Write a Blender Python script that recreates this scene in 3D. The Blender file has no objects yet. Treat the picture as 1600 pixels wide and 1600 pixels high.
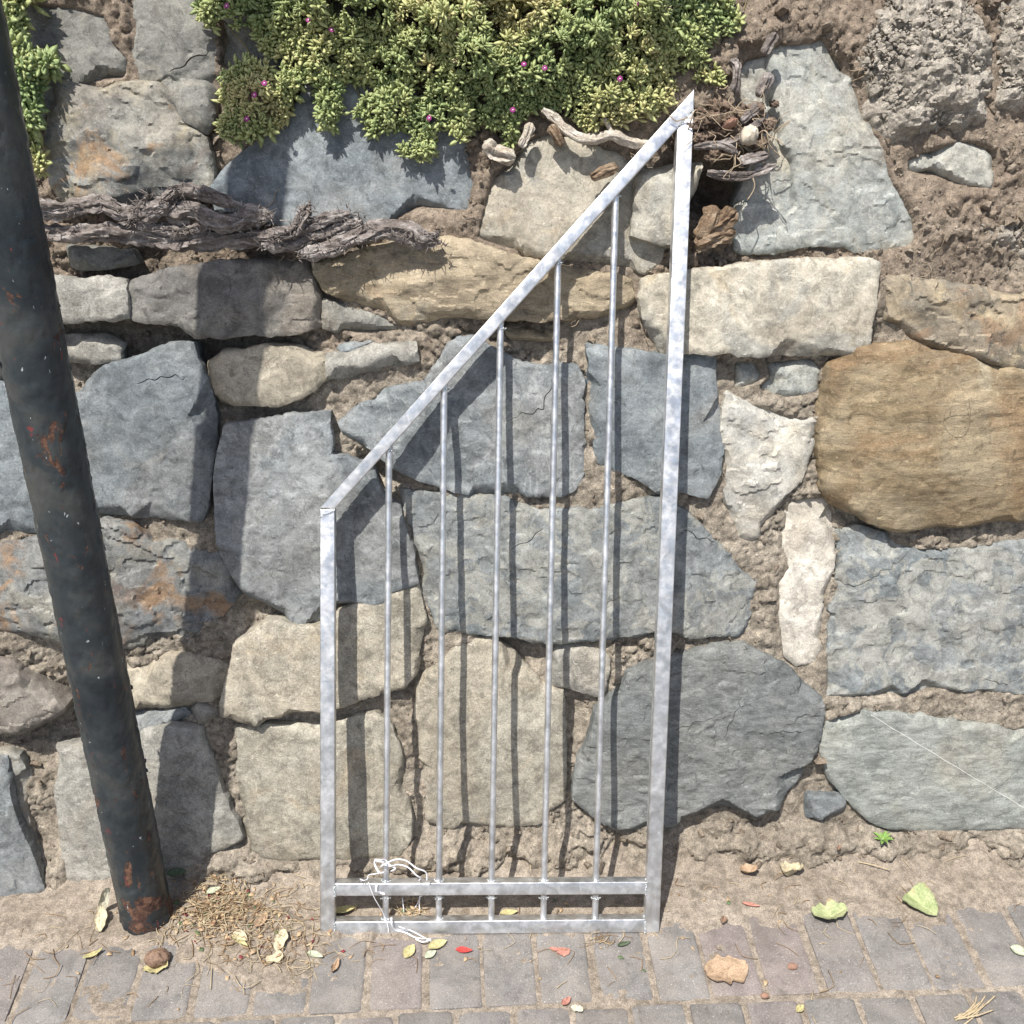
import bpy, math, random
import numpy as np
from mathutils import Vector, Matrix
from mathutils.geometry import delaunay_2d_cdt

SC = bpy.context.scene
COL = SC.collection
RA = math.radians

# ------------------------------------------------------------ camera, light
def make_camera(pitch, yaw, roll, height, lens):
    p, y, r = RA(pitch), RA(yaw), RA(roll)
    fw = Vector((math.sin(y)*math.cos(p), math.cos(y)*math.cos(p), -math.sin(p)))
    right = Vector((math.cos(y), -math.sin(y), 0))
    up = right.cross(fw)
    r2 = right*math.cos(r) + up*math.sin(r)
    u2 = -right*math.sin(r) + up*math.cos(r)
    cam = bpy.data.cameras.new('camera')
    o = bpy.data.objects.new('camera', cam)
    COL.objects.link(o)
    m = Matrix((r2, u2, -fw)).transposed().to_4x4()
    m.translation = (0, 0, height)
    o.matrix_world = m
    cam.sensor_width = 36
    cam.lens = lens
    cam.clip_start = .02
    cam.clip_end = 500
    SC.camera = o
make_camera(29.0, 4.0, 1.3, 1.8, 39.375)

SUN_TRAVEL = Vector((.30, .42, -1)).normalized()
to_sun = -SUN_TRAVEL
W = bpy.data.worlds.new('World')
SC.world = W
W.use_nodes = True
wn = W.node_tree.nodes
sky = wn.new('ShaderNodeTexSky')
sky.sky_type = 'NISHITA'
sky.sun_disc = False
sky.sun_elevation = math.asin(to_sun.z)
sky.sun_rotation = math.atan2(to_sun.x, to_sun.y)
sky.air_density = 1.0
sky.dust_density = 2.5
W.node_tree.links.new(sky.outputs[0], wn['Background'].inputs[0])
wn['Background'].inputs[1].default_value = .105
sl = bpy.data.lights.new('sun', 'SUN')
sl.energy = 5.0
sl.angle = RA(.5)
sl.color = (1, .955, .89)
so = bpy.data.objects.new('sun', sl)
so.rotation_euler = SUN_TRAVEL.to_track_quat('-Z', 'Y').to_euler()
so.location = (-2, -3, 6)
COL.objects.link(so)
SC.view_settings.view_transform = 'Standard'
SC.view_settings.look = 'None'
SC.view_settings.gamma = 1
SC.view_settings.use_curve_mapping = False
SC.view_settings.exposure = .48
SC.render.engine = 'CYCLES'

# ------------------------------------------------------------ measured layout (millimetres on the wall face, metres elsewhere)
GATE_ORIGIN=(-0.2511,1.5349,0.0020)
GATE_TURN=-0.03273
GATE_LEAN=0.37525
WALL_Y=1.7151
BATTER=0.28859
STONES=[
 ('grey',-0.005,[(-744,1682),(-700,1679),(-642,1676),(-592,1662),(-583,1624),(-557,1591),(-563,1561),(-633,1552),(-712,1473),(-759,1462),(-759,1581)]),
 ('grey',-0.010,[(-531,1754),(-535,1649),(-539,1559),(-486,1553),(-409,1553),(-396,1629),(-404,1651),(-407,1756)]),
 ('grey',-0.015,[(-384,1758),(-383,1630),(-393,1587),(-330,1566),(-238,1569),(-145,1590),(-140,1762)]),
 ('rusty',0.030,[(-679,1551),(-590,1551),(-501,1551),(-479,1526),(-467,1487),(-426,1458),(-419,1427),(-417,1371),(-470,1345),(-570,1337),(-692,1352),(-705,1377),(-706,1448),(-694,1500),(-678,1523)]),
 ('grey',0.000,[(-502,1555),(-484,1563),(-407,1555),(-404,1530),(-410,1498),(-425,1470),(-467,1497),(-479,1530)]),
 ('slate',0.015,[(-236,1548),(-256,1514),(-274,1484),(-335,1449),(-367,1428),(-396,1399),(-418,1368),(-410,1335),(-337,1313),(-244,1302),(-127,1301),(-74,1322),(-33,1337),(14,1337),(50,1335),(60,1383),(50,1418),(41,1462),(5,1500),(-53,1543),(-143,1569),(-206,1565)]),
 ('buffpale',0.020,[(99,1402),(88,1366),(71,1289),(76,1280),(116,1265),(193,1249),(244,1245),(301,1238),(385,1222),(410,1238),(427,1276),(432,1322),(405,1391),(321,1435),(255,1455),(191,1470),(153,1459),(138,1434)]),
 ('buffpale',0.045,[(368,1409),(480,1418),(467,1365),(432,1273),(416,1273),(355,1291),(360,1344)]),
 ('pale',0.028,[(613,1621),(638,1629),(681,1633),(697,1641),(711,1628),(719,1615),(744,1610),(758,1583),(778,1542),(803,1477),(822,1442),(847,1387),(867,1360),(896,1319),(903,1283),(891,1271),(844,1265),(785,1263),(767,1274),(696,1274),(637,1261),(639,1305),(646,1346),(654,1392),(646,1437),(621,1476),(606,1527),(612,1571),(603,1598)]),
 ('pale',0.012,[(619,1617),(633,1562),(638,1484),(664,1439),(671,1382),(665,1323),(656,1265),(638,1260),(574,1259),(559,1267),(558,1335),(571,1375),(586,1427),(565,1483),(556,1546),(551,1584),(565,1606),(606,1615)]),
 ('pale',0.020,[(877,1427),(918,1447),(979,1464),(1009,1460),(1045,1448),(1049,1412),(1043,1381),(986,1384),(938,1397),(878,1408)]),
 ('buffgrey',0.050,[(-756,1211),(-581,1204),(-574,1181),(-576,1141),(-602,1136),(-763,1132)]),
 ('dark',0.055,[(-569,1204),(-517,1221),(-457,1228),(-359,1240),(-244,1240),(-237,1213),(-224,1158),(-225,1126),(-273,1110),(-456,1104),(-483,1126),(-568,1138),(-569,1180)]),
 ('brown',0.055,[(-235,1242),(-172,1250),(-91,1272),(8,1284),(54,1276),(148,1246),(232,1231),(330,1217),(355,1206),(363,1153),(320,1141),(225,1138),(83,1139),(3,1141),(-53,1122),(-62,1118),(-105,1153),(-175,1169),(-214,1189),(-234,1224)]),
 ('grey',0.012,[(-219,1171),(-179,1157),(-108,1137),(-74,1114),(-156,1105),(-222,1119)]),
 ('buffpale',0.055,[(382,1208),(460,1222),(551,1234),(634,1242),(717,1246),(810,1245),(825,1239),(822,1186),(818,1124),(815,1074),(793,1066),(686,1069),(563,1069),(546,1078),(517,1072),(463,1076),(421,1073),(399,1109),(380,1141)]),
 ('rustdark',0.055,[(841,1217),(884,1215),(953,1206),(1017,1195),(1180,1180),(1198,1025),(1120,1039),(1022,1065),(956,1077),(898,1094),(861,1118),(839,1159)]),
 ('slate',0.030,[(-625,1048),(-569,1062),(-507,1088),(-463,1090),(-459,1067),(-446,1033),(-436,988),(-433,942),(-438,888),(-447,829),(-459,769),(-468,753),(-651,767),(-714,775),(-727,898),(-711,958),(-684,994),(-648,1031)]),
 ('slate',0.030,[(-885,1013),(-807,1015),(-770,1006),(-737,958),(-747,898),(-748,775),(-768,735),(-842,733),(-914,730)]),
 ('buffgrey',0.015,[(-733,1099),(-694,1103),(-630,1104),(-601,1089),(-605,1061),(-646,1055),(-698,1061),(-730,1064)]),
 ('grey',0.015,[(-879,1134),(-788,1123),(-782,1064),(-797,1028),(-890,1026)]),
 ('tan',0.030,[(-437,1054),(-403,1076),(-351,1082),(-270,1082),(-225,1066),(-218,1029),(-244,1004),(-311,975),(-356,978),(-421,984),(-437,1017)]),
 ('buffgrey',0.035,[(-215,1068),(-171,1072),(-129,1086),(-51,1093),(-47,1060),(-98,1047),(-139,1033),(-196,1027),(-215,1029)]),
 ('slatevein',0.040,[(-407,936),(-306,951),(-214,961),(-217,942),(-217,880),(-184,874),(-137,855),(-123,810),(-87,776),(-78,735),(-62,692),(-54,626),(-107,608),(-116,586),(-141,568),(-167,578),(-176,569),(-210,579),(-246,543),(-288,541),(-322,566),(-383,595),(-407,639),(-434,684),(-436,763),(-433,847),(-417,907)]),
 ('slatevein',0.030,[(-196,937),(-157,971),(-111,1000),(-57,1011),(-32,1015),(0,1063),(31,1098),(66,1099),(120,1067),(148,1052),(191,1043),(229,1048),(258,1045),(271,1014),(268,942),(278,874),(274,835),(253,805),(232,796),(163,797),(107,801),(31,804),(-8,817),(-44,829),(-89,851),(-134,890),(-188,920)]),
 ('slate',0.030,[(278,1085),(337,1077),(422,1065),(520,1068),(524,1021),(536,967),(546,898),(541,836),(519,789),(474,802),(422,800),(369,834),(334,847),(303,861),(293,925),(286,989)]),
 ('white',0.030,[(554,994),(587,983),(636,966),(684,946),(731,937),(731,904),(716,852),(705,818),(676,795),(652,738),(623,702),(604,689),(585,703),(570,748),(555,836),(546,914)]),
 ('pale',0.012,[(567,1051),(620,1054),(628,1029),(605,1007),(570,1002)]),
 ('pale',0.016,[(629,1053),(717,1060),(734,1041),(733,995),(677,986),(625,991),(616,1005),(636,1023)]),
 ('brownbig',0.060,[(745,1046),(796,1080),(862,1086),(901,1091),(940,1074),(1028,1059),(1117,1038),(1195,1025),(1227,744),(1149,737),(1084,735),(993,731),(942,725),(905,718),(874,727),(804,761),(768,777),(747,806),(734,904),(735,970)]),
 ('whitest',0.012,[(692,769),(722,780),(772,780),(793,751),(793,695),(788,650),(783,605),(776,567),(774,511),(774,462),(760,435),(725,430),(701,450),(688,512),(680,606),(701,638),(682,688),(685,743)]),
 ('slatepatch',0.025,[(794,707),(832,723),(899,703),(950,674),(1036,673),(1172,688),(1252,695),(1290,352),(1206,360),(1124,372),(1026,371),(971,352),(789,364),(787,434),(785,543),(795,597),(804,651)]),
 ('slatepatch',0.030,[(-81,805),(-18,798),(97,791),(196,764),(310,764),(374,782),(422,785),(475,759),(507,731),(548,690),(590,649),(630,612),(622,552),(612,501),(475,499),(217,495),(116,510),(6,521),(-13,526),(-25,563),(-47,614),(-62,685),(-74,756)]),
 ('rustgrey',0.040,[(-912,702),(-841,709),(-766,728),(-644,756),(-593,742),(-562,708),(-492,700),(-439,686),(-403,635),(-399,604),(-436,564),(-482,525),(-516,512),(-557,517),(-619,498),(-693,501),(-764,508),(-800,522),(-857,532),(-929,540)]),
 ('tan',0.030,[(-697,459),(-629,454),(-592,464),(-545,479),(-510,478),(-449,461),(-428,447),(-437,404),(-469,383),(-535,373),(-613,372),(-691,379)]),
 ('darkbrown',0.050,[(-931,478),(-860,470),(-838,447),(-755,379),(-758,369),(-808,343),(-874,314),(-948,306)]),
 ('slate',0.060,[(-948,270),(-874,275),(-863,172),(-836,81),(-819,-4),(-853,-33),(-904,-42),(-980,-42)]),
 ('grey',0.030,[(-897,282),(-854,274),(-842,233),(-854,168),(-832,56),(-828,-8),(-863,114)]),
 ('buffgrey',0.045,[(-781,285),(-708,298),(-604,322),(-543,336),(-492,325),(-481,277),(-460,210),(-426,103),(-421,83),(-480,61),(-526,32),(-575,19),(-694,-21),(-772,-26),(-779,60),(-780,158),(-782,229)]),
 ('slate',0.030,[(-643,347),(-608,353),(-523,364),(-514,354),(-550,335),(-607,324),(-645,317)]),
 ('grey',0.025,[(-508,363),(-492,376),(-467,370),(-461,354),(-479,338),(-504,344)]),
 ('buff',0.045,[(-418,472),(-413,503),(-352,546),(-322,550),(-288,536),(-244,536),(-206,567),(-107,605),(-54,618),(-47,581),(-39,546),(-52,490),(-58,438),(-84,409),(-120,402),(-221,370),(-251,361),(-321,348),(-377,338),(-416,342),(-445,360),(-437,406),(-424,453)]),
 ('buff',0.030,[(-425,321),(-254,322),(-144,347),(-113,323),(-96,275),(-88,212),(-78,133),(-78,64),(-98,32),(-210,33),(-346,33),(-408,44),(-417,113),(-425,221)]),
 ('buff',0.030,[(-59,412),(-36,428),(-12,445),(31,491),(57,500),(95,497),(134,469),(164,435),(192,400),(238,385),(240,336),(245,224),(244,145),(215,124),(195,96),(108,84),(2,90),(-40,110),(-47,189),(-55,260),(-60,344)]),
 ('buffgrey',0.020,[(219,478),(272,485),(316,470),(331,455),(328,386),(314,372),(265,390),(219,402)]),
 ('slatedark',0.045,[(465,457),(545,475),(607,483),(659,453),(701,429),(729,399),(773,361),(779,327),(774,278),(750,216),(742,186),(716,158),(694,122),(653,98),(582,131),(513,109),(468,90),(377,65),(348,83),(306,115),(264,151),(269,209),(290,272),(307,343),(333,367),(360,394),(372,426),(404,442)]),
 ('slatepale',0.030,[(873,328),(949,320),(1019,312),(1115,298),(1212,279),(1297,268),(1322,46),(1236,55),(1123,54),(993,58),(940,65),(896,86),(845,135),(807,180),(791,223),(781,267),(791,309),(812,316)]),
 ('slate',0.035,[(763,140),(839,137),(845,108),(825,97),(812,76),(765,81)]),
 ('brown',0.020,[(123,1113),(194,1118),(285,1113),(279,1098),(206,1093),(135,1098)]),
 ('grey',0.000,[(-689,1266),(-632,1263),(-574,1259),(-564,1238),(-623,1229),(-686,1232)]),
 ('slate',0.020,[(-195,1081),(-166,1094),(-135,1092),(-149,1079),(-181,1072)]),
]
CRACKS={45:[[(464,307),(516,323),(562,340)],[(569,282),(587,328),(603,373)],[(671,301),(712,294),(748,295)]],32:[[(478,720),(504,706),(541,693)],[(133,688),(171,711),(196,728)]],24:[[(213,1031),(201,990),(192,968),(133,947)]],1:[[(-483,1574),(-449,1592),(-411,1611)]],31:[[(793,606),(839,598),(908,644),(948,674)],[(1118,396),(1146,386),(1174,378),(1200,399)]],17:[[(-565,1017),(-524,1031),(-477,1029)]],46:[[(1153,145),(1196,169),(1219,212)]]}
VEINS=[(46,[(882, 323), (1268, 81)])]
LUMPS=[
 (0.060,[(746,1620),(769,1671),(814,1724),(956,1726),(1006,1675),(1019,1630),(1021,1555),(1007,1494),(971,1473),(896,1461),(835,1453),(809,1460),(790,1498),(777,1553),(754,1593)]),
 (0.050,[(1019,1690),(1061,1724),(1158,1720),(1181,1521),(1083,1518),(1043,1525),(1029,1549),(1031,1598)]),
 (0.025,[(983,1313),(1022,1345),(1066,1337),(1161,1326),(1169,1252),(1031,1251),(984,1278)]),
]
RELIEF=[(0.929,1.337,0.195,0.02),(0.7,1.009,0.134,0.014),(0.643,0.619,0.11,0.012),(0.795,0.311,0.073,0.014),(0.325,0.808,0.098,0.014),(1.015,0.32,0.195,0.012),(1.051,0.681,0.146,0.008),(-0.16,0.988,0.11,0.01),(-0.331,0.964,0.134,0.008),(0.01,0.9,0.073,0.0),(0.686,1.642,0.146,0.02),(0.546,1.574,0.134,0.03),(-0.571,1.625,0.098,0.01),(0.014,1.321,0.085,0.03),(0.062,1.378,0.049,0.01),(-0.06,1.109,0.146,0.012),(-0.512,1.33,0.305,-0.02),(-0.127,0.838,0.049,-0.02),(0.006,0.481,0.073,0.006),(0.136,0.479,0.073,-0.015),(0.268,0.337,0.049,-0.012),(-0.503,0.505,0.11,0.005),(-0.499,1.169,0.366,-0.01),(0.513,1.37,0.055,-0.07),(0.592,1.37,0.098,-0.03),(-0.766,0.334,0.098,-0.03),(-0.802,0.497,0.098,-0.01),(-0.784,0.11,0.073,0.0),(-0.467,0.229,0.073,0.005),(-0.349,0.555,0.073,-0.012),(-0.077,0.175,0.049,0.0),(-0.448,0.816,0.073,-0.01),(0.824,0.684,0.073,-0.01),(-0.673,0.73,0.183,0.01),(-0.492,1.086,0.244,-0.012),(0.171,1.121,0.11,-0.012),(0.381,1.096,0.073,0.01),(0.761,1.046,0.122,-0.005),(0.936,1.254,0.159,0.015),(1.085,1.408,0.098,0.0),(0.534,1.312,0.073,0.02),(0.284,0.948,0.049,0.012),(-0.251,0.486,0.073,-0.01)]
MAT_OUTLINE=[(-428,1739),(-423,1663),(-407,1639),(-369,1631),(-331,1638),(-315,1616),(-317,1602),(-289,1587),(-273,1582),(-295,1578),(-333,1591),(-355,1594),(-378,1577),(-394,1570),(-400,1524),(-382,1507),(-407,1478),(-382,1451),(-337,1441),(-308,1456),(-278,1467),(-269,1493),(-232,1541),(-221,1537),(-216,1479),(-192,1468),(-173,1486),(-164,1525),(-170,1539),(-140,1550),(-124,1538),(-144,1524),(-149,1486),(-130,1465),(-115,1450),(-99,1461),(-72,1466),(-52,1487),(-56,1458),(-76,1443),(-76,1420),(-49,1409),(-26,1406),(1,1428),(-5,1451),(10,1474),(30,1444),(41,1423),(49,1433),(58,1467),(73,1478),(108,1475),(124,1433),(140,1434),(143,1468),(155,1497),(184,1505),(228,1505),(268,1472),(292,1472),(343,1477),(370,1491),(403,1496),(429,1526),(432,1552),(436,1571),(455,1582),(467,1564),(481,1546),(512,1550),(519,1565),(490,1601),(484,1626),(524,1634),(551,1657),(547,1675),(526,1685),(519,1755),(484,1857),(238,1892),(-196,1882),(-381,1819)]
TRAIL_OUTLINE=[(-746,1718),(-692,1719),(-693,1683),(-715,1637),(-714,1600),(-691,1590),(-653,1601),(-660,1564),(-685,1551),(-699,1522),(-695,1485),(-704,1458),(-698,1425),(-696,1402),(-705,1371),(-722,1382),(-742,1521),(-748,1636)]
CLUMP_OUTLINE=[(460,1460),(593,1489),(568,1522),(533,1532),(469,1510),(464,1488)]
FLOWERS=[(-0.356,1.6613),(-0.1824,1.6274),(0.0343,1.6202),(0.0501,1.6736),(-0.2985,1.5386),(-0.3167,1.5197),(-0.0168,1.484),(0.0296,1.5788),(0.148,1.5751),(0.1293,1.5003),(-0.3306,1.4799),(0.1837,1.5683),(0.315,1.552),(0.3432,1.6782),(0.4002,1.6719),(-0.2197,1.6411)]
BRANCHES=[
 ('left',0.0110,0.050,[(-721,1330),(-664,1332),(-606,1338),(-580,1329),(-542,1320),(-495,1335),(-470,1358)]),
 ('left',0.0077,0.055,[(-518,1316),(-493,1339),(-472,1362),(-442,1362),(-407,1354),(-373,1339),(-350,1341)]),
 ('left',0.0121,0.050,[(-486,1350),(-472,1324),(-441,1328),(-403,1309),(-364,1309),(-332,1319),(-299,1319)]),
 ('left',0.0110,0.030,[(-728,1293),(-654,1291),(-596,1290),(-538,1286),(-479,1276),(-440,1275),(-381,1281),(-321,1279),(-274,1275),(-242,1283),(-201,1303),(-161,1319)]),
 ('left',0.0077,0.060,[(-301,1284),(-265,1294),(-245,1317),(-234,1338)]),
 ('left',0.0088,0.050,[(-349,1282),(-301,1286),(-250,1298),(-210,1314),(-162,1326)]),
 ('left',0.0099,0.050,[(-322,1271),(-282,1271),(-242,1281),(-203,1291),(-163,1304),(-139,1310)]),
 ('left',0.0099,0.060,[(-254,1250),(-226,1259),(-190,1267),(-147,1285),(-111,1298),(-83,1304),(-51,1293),(-28,1281),(-2,1289)]),
 ('left',0.0066,0.060,[(-147,1275),(-111,1291),(-79,1287),(-48,1277),(0,1274)]),
 ('left',0.0066,0.040,[(-568,1316),(-538,1301),(-507,1301),(-461,1294),(-417,1305)]),
 ('left',0.0055,0.055,[(-512,1350),(-532,1335),(-549,1308)]),
 ('pale',0.0088,0.050,[(185,1506),(209,1495),(225,1473),(253,1458),(285,1459),(309,1466),(337,1455),(362,1449),(386,1453)]),
 ('pale',0.0044,0.055,[(312,1466),(304,1479),(297,1494)]),
 ('stick',0.0066,0.050,[(148,1442),(156,1465),(164,1484)]),
 ('stick',0.0121,0.045,[(83,1453),(100,1434),(134,1421)]),
 ('slab',0.0077,0.050,[(201,1480),(211,1465),(223,1446)]),
 ('slab',0.0099,0.050,[(274,1390),(294,1399),(322,1411)]),
 ('clump',0.0077,0.070,[(503,1447),(537,1455),(560,1477),(584,1493)]),
 ('clump',0.0088,0.060,[(528,1538),(531,1565),(532,1587),(521,1594)]),
 ('clump',0.0121,0.060,[(570,1531),(579,1550),(593,1569)]),
 ('clump',0.0099,0.060,[(579,1602),(588,1621),(599,1637)]),
 ('clump',0.0077,0.080,[(455,1445),(483,1447),(507,1444),(536,1431)]),
 ('clump',0.0099,0.080,[(536,1416),(568,1424),(592,1431)]),
 ('clump',0.0088,0.075,[(482,1397),(539,1393),(579,1401),(605,1411)]),
 ('clump',0.0099,0.060,[(542,1486),(562,1501),(577,1516)]),
 ('stub',0.0132,0.050,[(476,1285),(495,1317),(502,1344)]),
 ('stub',0.0132,0.050,[(488,1301),(516,1313),(544,1333)]),
 ('stub',0.0110,0.050,[(472,1273),(509,1289),(546,1297)]),
]
GATE={'upright':[[(0.0113,0.8431),(0.0386,0.8432),(0.0287,-0.0002),(-0.0,-0.0)],[(0.6606,1.5366),(0.6902,1.5715),(0.6684,0.0),(0.6391,0.0002)]],'sloping_rail':[[(0.0114,0.8455),(0.6898,1.6069),(0.6902,1.5715),(0.6606,1.5366),(0.0386,0.8432)]],'cross_rail':[[(0.0306,0.1071),(0.6403,0.1065),(0.6397,0.0805),(0.0303,0.0807)],[(0.0297,0.0277),(0.6397,0.0284),(0.6404,0.0002),(0.0294,-0.0002)]]}
BARS=[[(0.1393,0.9539),(0.1285,0.1054),(0.1281,0.0735),(0.1277,0.0255)],[(0.2417,1.0687),(0.2326,0.1048),(0.2324,0.0728),(0.2321,0.0247)],[(0.3454,1.1811),(0.3359,0.1041),(0.3357,0.0721),(0.3355,0.0239)],[(0.4501,1.3004),(0.4394,0.1034),(0.4393,0.0714),(0.439,0.0232)],[(0.5536,1.4216),(0.542,0.1028),(0.5418,0.0707),(0.5416,0.0224)]]
WIRES=[(0.00143,0.012,[(0.1283,0.1557),(0.1173,0.1611),(0.1089,0.1569),(0.1102,0.1463),(0.1192,0.1378),(0.1282,0.1362)]),(0.00121,0.02,[(0.12,0.15),(0.132,0.1598),(0.15,0.1635),(0.17,0.1613),(0.19,0.1506),(0.2081,0.1389),(0.2104,0.1187)]),(0.00121,0.012,[(0.1233,0.1526),(0.1394,0.151),(0.1554,0.1492),(0.1735,0.1438),(0.1896,0.132),(0.198,0.1235),(0.1936,0.115)]),(0.00088,0.012,[(0.1262,0.1356),(0.1071,0.1346),(0.097,0.1283),(0.094,0.1198),(0.0869,0.122),(0.0809,0.1221),(0.0832,0.1125)]),(0.00055,0.006,[(0.0963,0.1127),(0.1062,0.087),(0.1222,0.0504),(0.1322,0.0244),(0.1351,0.0115)]),(0.00132,0.006,[(0.1408,0.0395),(0.1413,0.0287),(0.1483,0.0113),(0.1686,0.0058),(0.189,0.0002),(0.2175,-0.0065)]),(0.0011,0.012,[(0.1549,0.0242),(0.165,0.0235),(0.1731,0.0154),(0.1873,0.0088),(0.2187,-0.0044)]),(0.00082,-0.035,[(0.1963,0.0944),(0.1983,0.0682),(0.1931,0.0573),(0.1926,0.0134)]),(0.00072,-0.05,[(0.1944,0.0519),(0.184,0.0344),(0.1767,0.0189)]),(0.00072,-0.04,[(0.1587,0.0572),(0.1627,0.0253)]),(0.00154,0.004,[(0.1127,0.1084),(0.1112,0.0966),(0.1182,0.088),(0.1273,0.0847)]),(0.00132,0.01,[(0.1091,0.1613),(0.1192,0.1629),(0.1292,0.158),(0.1372,0.1484),(0.1492,0.1451),(0.1401,0.1367)]),(0.00138,0.02,[(0.1887,0.0024),(0.2018,-0.001),(0.218,-0.0022)])]
POLE_BASE=(-0.5980,1.5979,0.0)
POLE_TOP=(-0.6249,1.6560,1.6602)
# pole diameter est 0.1002
SPOTS={'heart':(0.9662,1.5559),'curlgreen':(0.7703,1.5395),'brown':(0.5305,1.4194),'tancurl':(0.6303,1.6476),'crumple':(0.7208,1.6439),'thinred':(0.6152,1.5704),'redbrown':(0.2224,1.4769),'scarlet':(0.0301,1.4866),'yellow':(-0.0751,1.4895),'olive':(-0.0207,1.5023),'mint':(-0.0343,1.4803),'edge':(1.1164,1.4389),'pebble':(0.6597,1.4226),'pebble2':(0.5897,1.3601),'fruit':(-0.5526,1.4848),'drycurl':(-0.678,1.5077),'pale':(-0.6678,1.6072),'pale2':(-0.6811,1.5808),'lit1':(-0.4029,1.5306),'lit2':(-0.3727,1.5172),'lit3':(-0.2552,1.4853),'lit4':(-0.331,1.4782),'lit5':(-0.3233,1.5151),'lit6':(-0.2142,1.4601),'behind':(-0.2048,1.5848),'behind2':(0.1217,1.568),'small':(0.6481,1.3301),'grass':(0.9925,1.2961),'pink':(0.2232,1.365),'dark':(0.3431,1.4884),'shred':(0.2968,1.5011),'poleleaf':(-0.5501,1.6731),'weed':(0.9234,1.6928),'fibre':(-0.0769,1.5763),'litc':(-0.453,1.5951),'litd':(-0.2827,1.4806),'twig':(0.882,1.6621),'lit7':(-0.4741,1.6448),'lit8':(-0.3661,1.5599),'chipw':(0.5502,1.5342),'red2':(0.6376,1.3144)}
# ------------------------------------------------------------ noise
_rng = np.random.default_rng(7)
_perm = np.tile(_rng.permutation(256), 3)
_ang = _rng.random(256)*2*math.pi
_gx, _gy = np.cos(_ang), np.sin(_ang)
_rnd = _rng.random((256, 2))

def gnoise(x, y, seed=0):
    xi = np.floor(x).astype(int); yi = np.floor(y).astype(int)
    fx, fy = x-xi, y-yi
    sx = fx*fx*fx*(fx*(fx*6-15)+10); sy = fy*fy*fy*(fy*(fy*6-15)+10)
    def g(ax, ay):
        h = _perm[_perm[(xi+ax+seed*17) & 255] + ((yi+ay+seed*31) & 255)]
        return _gx[h]*(fx-ax) + _gy[h]*(fy-ay)
    a = g(0, 0)*(1-sx) + g(1, 0)*sx
    b = g(0, 1)*(1-sx) + g(1, 1)*sx
    return (a*(1-sy) + b*sy)*1.5

def fbm(x, y, size, octv=4, seed=0, gain=.5):
    t = 0; a = 1; f = 1/size
    for i in range(octv):
        t = t + a*gnoise(x*f+i*7.3, y*f-i*3.1, seed+i)
        a *= gain; f *= 2.03
    return t

def worley(x, y, size, seed=0):
    px, py = x/size, y/size
    xi = np.floor(px).astype(int); yi = np.floor(py).astype(int)
    f1 = np.full(px.shape, 9.); f2 = np.full(px.shape, 9.); cid = np.zeros(px.shape, int)
    for i in (-1, 0, 1):
        for j in (-1, 0, 1):
            h = _perm[_perm[(xi+i+seed*13) & 255] + ((yi+j+seed*29) & 255)]
            d = np.hypot(xi+i+_rnd[h, 0]-px, yi+j+_rnd[h, 1]-py)
            n = d < f1
            f2 = np.where(n, f1, np.minimum(f2, d)); f1 = np.where(n, d, f1); cid = np.where(n, h, cid)
    return f1, f2, cid

def sstep(a, b, x):
    t = np.clip((x-a)/(b-a), 0, 1)
    return t*t*(3-2*t)

# ------------------------------------------------------------ mesh helpers
def mesh_from(name, verts, faces, mats, smooth=True, mat_ids=None, sharp=None):
    """one mesh from vertex and face arrays (faces: list of tuples or an (n,3)/(n,4) array)"""
    me = bpy.data.meshes.new(name)
    v = np.asarray(verts, dtype=np.float32).reshape(-1, 3)
    if isinstance(faces, np.ndarray):
        k = faces.shape[1]
        me.vertices.add(len(v)); me.vertices.foreach_set('co', v.ravel())
        me.loops.add(faces.size); me.loops.foreach_set('vertex_index', faces.astype(np.int32).ravel())
        me.polygons.add(len(faces))
        me.polygons.foreach_set('loop_start', np.arange(0, faces.size, k, dtype=np.int32))
        me.update(calc_edges=True)
    else:
        me.from_pydata(v.tolist(), [], faces)
    me.validate()
    for m in (mats if isinstance(mats, (list, tuple)) else [mats]):
        me.materials.append(m)
    me.polygons.foreach_set('use_smooth', np.full(len(me.polygons), smooth))
    if mat_ids is not None:
        me.polygons.foreach_set('material_index', np.asarray(mat_ids, dtype=np.int32))
    if sharp:
        me.set_sharp_from_angle(angle=RA(sharp))
    me.update()
    return me

def link(name, me, parent=None, loc=None, rot=None):
    o = bpy.data.objects.new(name, me)
    COL.objects.link(o)
    if parent: o.parent = parent
    if loc is not None: o.location = loc
    if rot is not None: o.rotation_euler = rot
    return o

def tag(o, label=None, cat=None, group=None, kind=None):
    if label: o['label'] = label
    if cat: o['category'] = cat
    if group: o['group'] = group
    if kind: o['kind'] = kind
    return o

def smooth_path(pts, step):
    pts = np.asarray(pts, float)
    P = np.vstack([2*pts[0]-pts[1], pts, 2*pts[-1]-pts[-2]])
    out = []
    for i in range(1, len(P)-2):
        n = max(2, int(np.linalg.norm(P[i+1]-P[i])/step))
        for t in np.arange(n)/n:
            a, b, c, d = P[i-1:i+3]
            out.append(.5*((2*b)+(c-a)*t+(2*a-5*b+4*c-d)*t*t+(3*b-a-3*c+d)*t**3))
    out.append(pts[-1])
    return np.array(out)

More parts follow.
